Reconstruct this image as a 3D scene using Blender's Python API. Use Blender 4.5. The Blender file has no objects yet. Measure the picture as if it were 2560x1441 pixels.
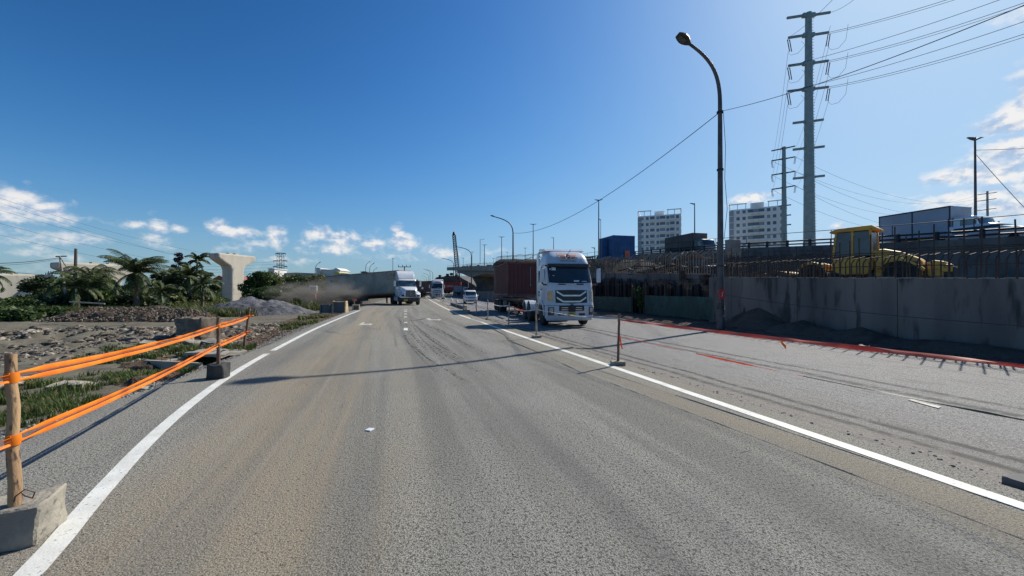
import bpy, math, random
from math import sin, cos, pi, radians as R, sqrt, atan2, exp
from mathutils import Vector, Matrix, noise as mn
random.seed(7)
sc = bpy.context.scene
COL = sc.collection
HC, FP, HY = 1.7, 1000.0, 726.0       # camera height, focal length in photo pixels, horizon row

# ---------------- camera ----------------
cd = bpy.data.cameras.new("camera"); cam = bpy.data.objects.new("camera", cd); COL.objects.link(cam)
cam.location = (0, 0, HC); cam.rotation_euler = (R(90.315), 0, 0)
cd.sensor_width = 36; cd.lens = 36*FP/2560; cd.clip_end = 6000; cd.clip_start = .05
sc.camera = cam
# ---------------- exposure ----------------
sc.view_settings.view_transform = 'Standard'; sc.view_settings.look = 'None'
sc.view_settings.gamma = 1; sc.view_settings.exposure = 0.45
# ---------------- sun ----------------
AZ, EL = R(49.3), R(38.6)               # azimuth from +Y towards +X
sd = bpy.data.lights.new("sun", 'SUN'); sun = bpy.data.objects.new("sun", sd); COL.objects.link(sun)
sd.energy = 4.2; sd.angle = R(.53); sd.color = (1, .94, .83)
tosun = Vector((sin(AZ)*cos(EL), cos(AZ)*cos(EL), sin(EL)))
sun.rotation_euler = tosun.to_track_quat('Z', 'Y').to_euler(); sun.location = tosun*300
# ---------------- world: sky and clouds ----------------
w = bpy.data.worlds.new("World"); sc.world = w; w.use_nodes = True
nt = w.node_tree; N = nt.nodes; L = nt.links; N.clear()
def nd(t, **k):
    n = N.new(t)
    for a, b in k.items(): setattr(n, a, b)
    return n
def mth(op, a, b=None, c=None, clamp=False):
    n = N.new('ShaderNodeMath'); n.operation = op; n.use_clamp = clamp
    for i, v in enumerate((a, b, c)):
        if v is None: continue
        if isinstance(v, (int, float)): n.inputs[i].default_value = v
        else: L.new(v, n.inputs[i])
    return n.outputs[0]
sky = nd('ShaderNodeTexSky', sky_type='NISHITA'); sky.sun_disc = False
sky.sun_elevation = EL; sky.sun_rotation = AZ
sky.air_density = 1.1; sky.dust_density = .8; sky.ozone_density = 2.2; sky.altitude = 0
sr = nd('ShaderNodeSeparateColor'); L.new(sky.outputs[0], sr.inputs[0]); hs = nd('ShaderNodeCombineColor')
for i_, (g_, K_, m_) in enumerate(((1.85,21.0,.69),(1.9,20.0,.88),(2.7,50,.99))):   # film-like shoulder per channel
    x_ = mth('POWER', sr.outputs[i_], g_); L.new(mth('MULTIPLY', mth('DIVIDE', x_, mth('ADD', x_, K_)), m_/.116), hs.inputs[i_])
tc = nd('ShaderNodeTexCoord'); sx = nd('ShaderNodeSeparateXYZ'); L.new(tc.outputs['Generated'], sx.inputs[0])
X, Y, Z = sx.outputs
az = mth('ARCTAN2', X, Y)
el = mth('ARCTAN2', Z, mth('SQRT', mth('ADD', mth('MULTIPLY', X, X), mth('MULTIPLY', Y, Y))))
hz_ = nd('ShaderNodeMapRange', interpolation_type='SMOOTHSTEP'); L.new(el, hz_.inputs[0]); hz_.inputs[1].default_value = -.02; hz_.inputs[2].default_value = .16; hz_.inputs[3].default_value = .62; hz_.inputs[4].default_value = 0
sat_ = nd('ShaderNodeHueSaturation'); sat_.inputs['Saturation'].default_value = 1.06; sat_.inputs['Value'].default_value = .98; L.new(hs.outputs[0], sat_.inputs['Color'])
hm_ = nd('ShaderNodeMix', data_type='RGBA'); L.new(hz_.outputs[0], hm_.inputs[0]); L.new(sat_.outputs[0], hm_.inputs[6]); hm_.inputs[7].default_value = (2.3, 4.0, 5.6, 1)
def noi(scale, du=0, dv=0, detail=9, rough=.58, dist=.2):
    cx = nd('ShaderNodeCombineXYZ')
    L.new(mth('ADD', az, du), cx.inputs[0]); L.new(mth('MULTIPLY', mth('ADD', el, dv), 1.5), cx.inputs[1])
    n = nd('ShaderNodeTexNoise'); n.inputs['Scale'].default_value = scale; n.inputs['Detail'].default_value = detail
    n.inputs['Roughness'].default_value = rough; n.inputs['Distortion'].default_value = dist
    L.new(cx.outputs[0], n.inputs['Vector']); return n.outputs[0]
clouds = [(50,500,70,30,1),(105,525,70,24,1),(20,520,60,40,.75),(165,548,50,20,.75),(185,602,60,26,.75),(60,590,90,45,.5),(110,640,130,50,.42),
  (345,562,40,12,.7),(395,572,28,28,.9),(440,572,20,11,.8),(390,602,50,20,.6),(545,570,38,18,1),(600,583,60,16,.95),(690,592,26,28,1),
  (620,612,60,20,.6),(800,585,34,18,1),(860,598,60,20,1),(915,612,40,14,.85),(830,620,70,22,.7),(935,612,34,12,.8),(995,583,17,20,1.1),(1005,606,36,22,1.05),
  (1090,628,42,16,.75),(1130,636,60,18,.6),(1000,640,150,20,.42),(720,650,110,12,.45),(560,650,90,16,.4),(1240,630,40,16,.4),(1420,665,90,14,.4),
  (2560,285,80,46,1.15),(2480,320,60,24,1),(2590,240,60,60,1.1),(2540,375,130,40,.95),(2400,440,90,22,.95),(2500,430,150,40,1.05),(2440,490,170,30,.9),(2530,520,150,36,.85),
  (2330,555,120,16,.6),(2560,20,70,26,.7),(1880,494,46,13,1),(1850,503,30,10,.8),(2100,566,18,9,.85),(1960,480,14,7,.6),(2100,600,200,16,.35)]
mask = None
for (cx, cy, rx, ry, am) in clouds:
    dx, dz = (cx-1280)/FP, (HY-cy)/FP
    a0 = atan2(dx, 1); e0 = atan2(dz, sqrt(1+dx*dx))
    sa = rx/FP/(1+dx*dx); se = ry/FP/sqrt(1+dx*dx)
    u = mth('DIVIDE', mth('SUBTRACT', az, a0), sa); v = mth('DIVIDE', mth('SUBTRACT', el, e0), se)
    g = mth('MULTIPLY', mth('EXPONENT', mth('MULTIPLY', mth('ADD', mth('MULTIPLY', u, u), mth('MULTIPLY', v, v)), -.75)), am)
    mask = g if mask is None else mth('MAXIMUM', mask, g)
n1 = noi(26); n2 = noi(26, .006, .011)
ny = noi(7, 3, 3, 5)
d = mth('ADD', mth('MULTIPLY', mask, 1.0), mth('MULTIPLY', mth('SUBTRACT', n1, .5), 1.75))
d = mth('ADD', d, mth('MULTIPLY', mth('SUBTRACT', ny, .5), .35))
mr = nd('ShaderNodeMapRange', interpolation_type='SMOOTHSTEP'); L.new(d, mr.inputs[0])
mr.inputs[1].default_value = .18; mr.inputs[2].default_value = 1.05
fac = mth('MULTIPLY', mth('MULTIPLY', mr.outputs[0], mth('GREATER_THAN', mask, .02)), .86)
sh = mth('ADD', mth('MULTIPLY', mth('SUBTRACT', n1, n2), 5.0), .62, clamp=True)
cc = nd('ShaderNodeMix', data_type='RGBA'); L.new(sh, cc.inputs[0])
cc.inputs[6].default_value = (3.6, 4.5, 6.1, 1); cc.inputs[7].default_value = (8.2, 7.9, 7.6, 1)
mx = nd('ShaderNodeMix', data_type='RGBA'); L.new(fac, mx.inputs[0]); L.new(hm_.outputs[2], mx.inputs[6]); L.new(cc.outputs[2], mx.inputs[7])
bg = nd('ShaderNodeBackground'); bg.inputs[1].default_value = .085; L.new(mx.outputs[2], bg.inputs[0])
ow = nd('ShaderNodeOutputWorld'); L.new(bg.outputs[0], ow.inputs[0])

# ---------------- pixel <-> place ----------------
def G(px, py, z=0.0):
    d = (HC-z)*FP/(py-HY); return Vector(((px-1280)/FP*d, d, z))
def P(px, py, d):
    return Vector(((px-1280)/FP*d, d, HC-(py-HY)/FP*d))
def lerp_tab(t, y):
    if y <= t[0][0]: a, b = t[0], t[1]
    elif y >= t[-1][0]: a, b = t[-2], t[-1]
    else:
        for i in range(len(t)-1):
            if t[i][0] <= y <= t[i+1][0]: a, b = t[i], t[i+1]; break
    return a[1]+(b[1]-a[1])*(y-a[0])/(b[0]-a[0])
def ss(x, a, b):
    t = max(0, min(1, (x-a)/(b-a))); return t*t*(3-2*t)
def smooth_tab(pts):
    # resample a sparse (y,x) table with Catmull-Rom so that edges curve smoothly
    out = []
    n = len(pts)
    for i in range(n-1):
        p0 = pts[max(0, i-1)]; p1 = pts[i]; p2 = pts[i+1]; p3 = pts[min(n-1, i+2)]
        for k in range(8):
            t = k/8; y = p1[0]+(p2[0]-p1[0])*t
            m1 = (p2[1]-p0[1])/(p2[0]-p0[0]); m2 = (p3[1]-p1[1])/(p3[0]-p1[0]); h = p2[0]-p1[0]
            x = (2*t**3-3*t*t+1)*p1[1]+(t**3-2*t*t+t)*h*m1+(-2*t**3+3*t*t)*p2[1]+(t**3-t*t)*h*m2
            out.append((y, x))
    out.append(pts[-1]); return out
TL = smooth_tab([(-8,-1.9),(0,-2.15),(2.38,-2.88),(2.88,-3.17),(3.48,-3.52),(4.43,-4.05),(5.76,-4.70),(7.76,-5.53),(10.8,-6.58),(18.5,-8.9),(34,-12.9),(60,-19.2),(106,-30.5),(300,-79)])
TR = smooth_tab([(-8,7.4),(0,4.95),(3.13,4.02),(5.6,3.25),(9.5,2.03),(13.2,.85),(21.5,-1.72),(28.8,-3.95),(54.8,-10.6),(106,-23.2),(300,-71)])
TE = smooth_tab([(-8,-5.4),(0,-5.5),(4.52,-5.85),(5.96,-6.1),(7.11,-6.3),(8.95,-6.75),(12.06,-7.5),(17.7,-9.2),(29.8,-12.4),(60,-20),(106,-31.2),(300,-80)])
xL = lambda y: lerp_tab(TL, y)
xR = lambda y: lerp_tab(TR, y)
xE = lambda y: lerp_tab(TE, y)
xO = lambda y: xR(y)+10.2            # outer edge of the right carriageway
xW = lambda y: 13.86-.247*(y-11.5)    # line of the new retaining wall
LOW = -.12                           # level of the right carriageway

# ---------------- building blocks ----------------
class MB:
    def __init__(s): s.v = []; s.f = []; s.m = []; s.uv = None; s.k = 0
    def add(s, vs, fs):
        o = len(s.v); s.v += [tuple(p) for p in vs]; s.f += [tuple(o+i for i in f) for f in fs]; s.m += [s.k]*len(fs); return s
    def box(s, c, d, rz=0, M=None, top=1.0):
        x, y, z = d[0]/2, d[1]/2, d[2]/2; vs = []
        for k in (-1, 1):
            q = top if k > 0 else 1
            for a, b in ((-1,-1),(1,-1),(1,1),(-1,1)): vs.append(Vector((a*x*q, b*y*q, k*z)))
        if rz: m = Matrix.Rotation(rz, 3, 'Z'); vs = [m@p for p in vs]
        if M: vs = [M@p for p in vs]
        vs = [p+Vector(c) for p in vs]
        return s.add(vs, [(3,2,1,0),(4,5,6,7),(0,1,5,4),(1,2,6,5),(2,3,7,6),(3,0,4,7)])
    def bb(s, x0, x1, y0, y1, z0, z1):
        return s.box(((x0+x1)/2,(y0+y1)/2,(z0+z1)/2), (abs(x1-x0),abs(y1-y0),abs(z1-z0)))
    def beam(s, a, b, wd, ht=None, up=(0,0,1)):
        a = Vector(a); b = Vector(b); ht = ht or wd; t = (b-a).normalized(); u = Vector(up)
        if abs(t.dot(u)) > .98: u = Vector((1,0,0))
        r = t.cross(u).normalized(); u = r.cross(t)
        vs = [p+r*i*wd/2+u*j*ht/2 for p in (a, b) for i, j in ((-1,-1),(1,-1),(1,1),(-1,1))]
        return s.add(vs, [(3,2,1,0),(4,5,6,7),(0,1,5,4),(1,2,6,5),(2,3,7,6),(3,0,4,7)])
    def tube(s, pts, r, n=8, cap=True):
        pts = [Vector(p) for p in pts]; rr = r if isinstance(r, (list, tuple)) else [r]*len(pts)
        o = len(s.v); ref = None
        for i, p in enumerate(pts):
            t = (pts[min(i+1, len(pts)-1)]-pts[max(i-1, 0)]).normalized()
            if ref is None: ref = Vector((1,0,0)) if abs(t.x) < .9 else Vector((0,1,0))
            a = t.cross(ref).normalized(); b = t.cross(a); ref = a.cross(t)
            for k in range(n):
                q = 2*pi*k/n; s.v.append(tuple(p+(a*cos(q)+b*sin(q))*rr[i]))
        c = 0
        for i in range(len(pts)-1):
            for k in range(n):
                s.f.append((o+i*n+k, o+i*n+(k+1)%n, o+(i+1)*n+(k+1)%n, o+(i+1)*n+k)); c += 1
        if cap: s.f.append(tuple(o+k for k in range(n))[::-1]); s.f.append(tuple(o+(len(pts)-1)*n+k for k in range(n))); c += 2
        s.m += [s.k]*c; return s
    def cyl(s, a, b, r0, r1=None, n=16): return s.tube([a, b], [r0, r1 if r1 is not None else r0], n)
    def prism(s, poly, lo, hi, axis='y'):
        # poly: (u,v) outline; extruded along axis from lo to hi
        n = len(poly)
        def mk(u, v, w_):
            return (u, w_, v) if axis == 'y' else ((w_, u, v) if axis == 'x' else (u, v, w_))
        vs = [mk(u, v, lo) for u, v in poly]+[mk(u, v, hi) for u, v in poly]
        fs = [tuple(range(n))[::-1], tuple(range(n, 2*n))]+[(i, (i+1) % n, n+(i+1) % n, n+i) for i in range(n)]
        return s.add(vs, fs)
    def loft(s, rings, cap=True, closed=True):
        n = len(rings[0]); vs = [p for r in rings for p in r]; fs = []
        for i in range(len(rings)-1):
            for k in range(n if closed else n-1):
                fs.append((i*n+k, i*n+(k+1) % n, (i+1)*n+(k+1) % n, (i+1)*n+k))
        if cap: fs += [tuple(range(n))[::-1], tuple((len(rings)-1)*n+k for k in range(n))]
        return s.add(vs, fs)
    def grid(s, rows):
        return s.loft(rows, cap=False, closed=False)
    def xf(s, M):
        s.v = [tuple(M@Vector(p)) for p in s.v]; return s
    def build(s, name, mat, parent=None, smooth=False, bevel=0, solid=0, label=None, auto=True):
        me = bpy.data.meshes.new(name); me.from_pydata(s.v, [], s.f)
        ms = mat if isinstance(mat, (list, tuple)) else [mat]
        for m in ms: me.materials.append(m)
        if len(ms) > 1: me.polygons.foreach_set('material_index', s.m)
        if smooth: me.polygons.foreach_set('use_smooth', [True]*len(me.polygons))
        if s.uv:
            uvl = me.uv_layers.new(name='UVMap')
            for p in me.polygons:
                for li in p.loop_indices: uvl.data[li].uv = s.uv[me.loops[li].vertex_index]
        me.update()
        o = bpy.data.objects.new(name, me); COL.objects.link(o)
        if parent: o.parent = parent
        if auto:
            import bmesh
            bm = bmesh.new(); bm.from_mesh(me); bmesh.ops.recalc_face_normals(bm, faces=bm.faces); bm.to_mesh(me); bm.free()
        if smooth:
            try: me.set_sharp_from_angle(angle=R(38))
            except Exception: pass
        if solid: q = o.modifiers.new('solidify', 'SOLIDIFY'); q.thickness = solid; q.offset = -1
        if bevel:
            q = o.modifiers.new('bevel', 'BEVEL'); q.width = bevel; q.segments = 2; q.limit_method = 'ANGLE'; q.angle_limit = R(40)
        if label: o['label'] = label
        return o
def thing(name, label, cat, loc=(0,0,0), rz=0, group=None, rot=None):
    o = bpy.data.objects.new(name, None); COL.objects.link(o); o.location = loc
    o.rotation_euler = rot if rot else (0, 0, rz); o.empty_display_size = .2
    return tag(o, label, cat, group)
def tag(o, label, cat, group=None, kind=None):
    o['label'] = label; o['category'] = cat
    if group: o['group'] = group
    if kind: o['kind'] = kind
    return o
def struct(o, kind='structure', label=None):
    o['kind'] = kind
    if label: o['label'] = label
    return o
KIDS = {}
def kids(o): return [c for c in bpy.data.objects if c.parent == o]
def dup(o, loc, rz=None, label=None, group=None, scale=None, parent=None, rot=None):
    def rec(s, par):
        c = s.copy(); COL.objects.link(c); c.parent = par
        for ch in kids(s): rec(ch, c)
        return c
    c = rec(o, parent); c.location = loc
    if rz is not None: c.rotation_euler = (0, 0, rz)
    if rot is not None: c.rotation_euler = rot
    if scale: c.scale = (scale,)*3 if isinstance(scale, (int, float)) else scale
    if label: c['label'] = label
    if group: c['group'] = group
    return c

# ---------------- materials ----------------
def M(name, c1, c2=None, rough=.8, metal=0.0, scale=2.0, bump=0.0, bscale=40.0, spec=.5, lo=.35, hi=.65, stretch=None, c3=None, s3=12.0, f3=(.55,.75), transl=0, coat=0, bdist=.01):  # two-tone noise paint with optional third stain colour
    m = bpy.data.materials.new(name); m.use_nodes = True
    nt = m.node_tree; n = nt.nodes; l = nt.links; b = n['Principled BSDF']
    b.inputs['Roughness'].default_value = rough; b.inputs['Metallic'].default_value = metal
    b.inputs['Specular IOR Level'].default_value = spec
    if coat: b.inputs['Coat Weight'].default_value = coat
    t = n.new('ShaderNodeTexCoord'); vec = t.outputs['Object']
    if stretch:
        mp = n.new('ShaderNodeMapping'); mp.inputs['Scale'].default_value = stretch; l.new(vec, mp.inputs[0]); vec = mp.outputs[0]
    c2 = c2 or tuple(x*.8 for x in c1)
    def nz(sc_, det=6):
        q = n.new('ShaderNodeTexNoise'); q.inputs['Scale'].default_value = sc_; q.inputs['Detail'].default_value = det; l.new(vec, q.inputs['Vector']); return q.outputs[0]
    def ramp(src, a, c):
        q = n.new('ShaderNodeMapRange'); q.interpolation_type = 'SMOOTHSTEP'; q.inputs[1].default_value = a; q.inputs[2].default_value = c; l.new(src, q.inputs[0]); return q.outputs[0]
    x = n.new('ShaderNodeMix'); x.data_type = 'RGBA'; l.new(ramp(nz(scale), lo, hi), x.inputs[0])
    x.inputs[6].default_value = (*c1, 1); x.inputs[7].default_value = (*c2, 1); col = x.outputs[2]
    if c3:
        y = n.new('ShaderNodeMix'); y.data_type = 'RGBA'; l.new(ramp(nz(s3, 8), *f3), y.inputs[0]); l.new(col, y.inputs[6]); y.inputs[7].default_value = (*c3, 1); col = y.outputs[2]
    l.new(col, b.inputs['Base Color'])
    if bump:
        q = n.new('ShaderNodeBump'); q.inputs['Strength'].default_value = bump; q.inputs['Distance'].default_value = bdist
        l.new(nz(bscale, 4), q.inputs['Height']); l.new(q.outputs[0], b.inputs['Normal'])
    if transl:
        tr = n.new('ShaderNodeBsdfTranslucent'); l.new(col, tr.inputs[0]); ms = n.new('ShaderNodeMixShader'); ms.inputs[0].default_value = transl
        out = n['Material Output']; l.new(b.outputs[0], ms.inputs[1]); l.new(tr.outputs[0], ms.inputs[2]); l.new(ms.outputs[0], out.inputs[0])
    return m
concrete = M('concrete', (.30,.28,.25), (.22,.21,.19), .9, scale=.8, bump=.4, bscale=30, c3=(.14,.135,.125), s3=2.5, f3=(.58,.75))
pier_con = M('pier_concrete', (.50,.46,.38), (.42,.385,.32), .9, scale=.5, c3=(.26,.25,.22), s3=1.5, f3=(.55,.8), stretch=(1,1,.35))
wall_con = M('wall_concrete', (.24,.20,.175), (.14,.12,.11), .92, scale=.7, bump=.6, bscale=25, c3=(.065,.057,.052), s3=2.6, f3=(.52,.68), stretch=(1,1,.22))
block_con = M('block_concrete', (.33,.30,.245), (.21,.195,.165), .95, scale=3.5, bump=.9, bscale=28, c3=(.12,.11,.095), s3=11, f3=(.56,.72), bdist=.015)
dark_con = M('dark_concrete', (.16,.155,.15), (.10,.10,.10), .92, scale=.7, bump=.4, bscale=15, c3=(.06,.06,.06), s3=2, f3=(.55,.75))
slab_con = M('slab_concrete', (.36,.33,.27), (.27,.25,.21), .95, scale=2, bump=.5, bscale=30)
rust = M('rusty_steel', (.10,.055,.035), (.055,.035,.028), .85, scale=5, bump=.3)
rebar_m = M('rebar_steel', (.085,.055,.042), (.05,.038,.033), .8, scale=3)
pale_bar = M('pale_rebar', (.36,.28,.21), (.20,.15,.11), .9, scale=3)  # paler brown than the other rebars
dark_steel = M('dark_steel', (.045,.045,.05), (.03,.03,.033), .6, .3, scale=3)
pole_m = M('pole_steel', (.13,.115,.115), (.085,.075,.08), .55, .4, scale=2.5)
galv = M('galvanised_steel', (.30,.36,.35), (.24,.30,.29), .6, .25, scale=1.5)
lampgrey = M('lamp_grey', (.05,.05,.05), (.035,.035,.035), .5, scale=3)
bucket_m = M('blackened_concrete', (.035,.035,.035), (.06,.06,.058), .9, scale=5, bump=.6)
rubber = M('rubber', (.022,.022,.023), (.04,.037,.033), .85, scale=6)
white_p = M('white_paint', (.74,.76,.79), (.66,.68,.70), .32, scale=1.2, coat=.3, c3=(.50,.48,.44), s3=2.5, f3=(.6,.85))
silver_p = M('silver_paint', (.58,.62,.68), (.5,.53,.58), .3, scale=1.5, coat=.3, c3=(.36,.36,.36), s3=3, f3=(.6,.85))
black_p = M('black_plastic', (.03,.03,.032), (.045,.043,.04), .55, scale=4)
chrome = M('chrome', (.78,.74,.70), (.6,.58,.55), .30, .85, scale=3)
glass_d = M('dark_glass', (.018,.024,.03), (.03,.038,.045), .06, scale=.8, spec=.9)
glass_t = M('tinted_glass', (.10,.17,.19), (.03,.05,.06), .08, scale=.7, spec=.9)
red_c = M('maroon_container_paint', (.135,.030,.026), (.10,.024,.022), .6, scale=1.2, bump=.15, bscale=8, c3=(.07,.035,.025), s3=4, f3=(.58,.75))
redl_c = M('red_container_paint', (.45,.03,.025), (.36,.025,.022), .55, scale=.8)
brown_c = M('brown_container_paint', (.13,.055,.038), (.09,.04,.03), .7, scale=.8)
grey_c = M('grey_container_paint', (.43,.38,.30), (.32,.285,.23), .7, scale=.8, bump=.1, c3=(.17,.12,.08), s3=1.8, f3=(.62,.74))
blue_c = M('blue_container_paint', (.03,.115,.28), (.022,.085,.21), .5, scale=1.2, c3=(.05,.06,.08), s3=5, f3=(.6,.75))
cream_r = M('cream_rusty_paint', (.62,.54,.36), (.48,.30,.14), .7, scale=1.5)
yellow_m = M('loader_yellow', (.82,.43,.06), (.60,.31,.06), .5, scale=2, c3=(.16,.11,.05), s3=5, f3=(.56,.75))
plate_y = M('plate_yellow', (.62,.42,.02), (.5,.34,.02), .5, scale=5)
orange_t = M('orange_tape', (1.0,.33,.02), (.95,.24,.015), .45, scale=4, transl=.35)
red_t = M('red_tape', (.92,.24,.13), (.78,.15,.08), .45, scale=4, transl=.35)
white_t = M('white_rope', (.62,.58,.56), (.45,.40,.38), .7, scale=6)
purple_t = M('tape_fold', (.16,.05,.05), (.12,.04,.04), .6, scale=4)
wood = M('weathered_wood', (.40,.255,.135), (.24,.145,.08), .85, scale=6, stretch=(1,1,.3), bump=1.0, bscale=34, c3=(.07,.045,.03), s3=20, f3=(.55,.63))
wood_d = M('brown_wood', (.20,.11,.07), (.12,.07,.05), .85, scale=4, stretch=(1,1,.25), bump=.6, bscale=30, c3=(.3,.2,.13), s3=18, f3=(.58,.7))
wood_g = M('grey_wood', (.46,.38,.28), (.26,.21,.16), .9, scale=4, bump=.5)
paint_w = M('road_paint', (.72,.72,.68), (.60,.60,.56), .7, scale=3, bump=.3, bscale=60, c3=(.27,.26,.23), s3=34, f3=(.60,.70))
paint_y = M('worn_road_paint', (.60,.58,.50), (.42,.40,.35), .8, scale=6, c3=(.2,.19,.17), s3=25, f3=(.52,.66))
signred = M('sign_red', (.72,.05,.04), None, .6)
signorange = M('sign_orange', (.85,.17,.08), None, .6)
red_line = M('emblem_orange', (.72,.10,.03), None, .5)
navy = M('emblem_navy', (.03,.03,.07), None, .5)
lightm = M('lamp_lens', (.55,.52,.45), (.4,.38,.33), .15, scale=8)
lightamb = M('amber_lens', (.75,.45,.22), (.6,.33,.15), .2, scale=8)
green_s = M('green_sheet_metal', (.028,.09,.072), (.018,.055,.045), .55, scale=1, c3=(.02,.03,.03), s3=3, f3=(.55,.72))
tarp_w = M('pale_tarpaulin', (.55,.54,.52), (.28,.27,.27), .5, scale=3)
cable_m = M('cable_black', (.03,.03,.035), None, .6)
blue_roof = M('blue_sheet', (.05,.11,.33), None, .6)
bluebld = M('pale_blue_wall', (.42,.52,.66), None, .8, scale=.4)
whitebld = M('white_wall', (.66,.65,.62), (.58,.57,.55), .85, scale=.15)
greybld = M('grey_wall', (.36,.34,.31), None, .85, scale=.15)
aptm = M('apartment_wall', (.86,.85,.82), (.76,.75,.73), .85, scale=.08)
aptg = M('apartment_grey_wall', (.36,.39,.43), (.31,.34,.38), .85, scale=.08)
win_m = M('window_dark', (.09,.11,.14), (.14,.17,.2), .2, scale=.2)
yelbld = M('yellow_wall', (.62,.55,.16), None, .8)
# ---------------- ground materials ----------------
def node_mat(name):
    m = bpy.data.materials.new(name); m.use_nodes = True; return m, m.node_tree.nodes, m.node_tree.links
def H(n, l):
    class Q: pass
    q = Q()
    def nz(vec, s, det=5, rough=.55, dist=0):
        a = n.new('ShaderNodeTexNoise'); a.inputs['Scale'].default_value = s; a.inputs['Detail'].default_value = det
        a.inputs['Roughness'].default_value = rough; a.inputs['Distortion'].default_value = dist; l.new(vec, a.inputs['Vector']); return a.outputs[0]
    def rp(src, a, b, lo=0, hi=1):
        x = n.new('ShaderNodeMapRange'); x.interpolation_type = 'SMOOTHSTEP'; l.new(src, x.inputs[0])
        for i, v in zip((1,2,3,4), (a,b,lo,hi)): x.inputs[i].default_value = v
        return x.outputs[0]
    def mx(f, a, b):
        x = n.new('ShaderNodeMix'); x.data_type = 'RGBA'
        if isinstance(f, (int, float)): x.inputs[0].default_value = f
        else: l.new(f, x.inputs[0])
        for i, v in ((6, a), (7, b)):
            if isinstance(v, tuple): x.inputs[i].default_value = (*v, 1)
            else: l.new(v, x.inputs[i])
        return x.outputs[2]
    def mt(op, a, b=None, clamp=False):
        x = n.new('ShaderNodeMath'); x.operation = op; x.use_clamp = clamp
        for i, v in enumerate((a, b)):
            if v is None: continue
            if isinstance(v, (int, float)): x.inputs[i].default_value = v
            else: l.new(v, x.inputs[i])
        return x.outputs[0]
    def mp(vec, sc_):
        x = n.new('ShaderNodeMapping'); x.inputs['Scale'].default_value = sc_; l.new(vec, x.inputs[0]); return x.outputs[0]
    q.nz, q.rp, q.mx, q.mt, q.mp = nz, rp, mx, mt, mp
    return q
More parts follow.
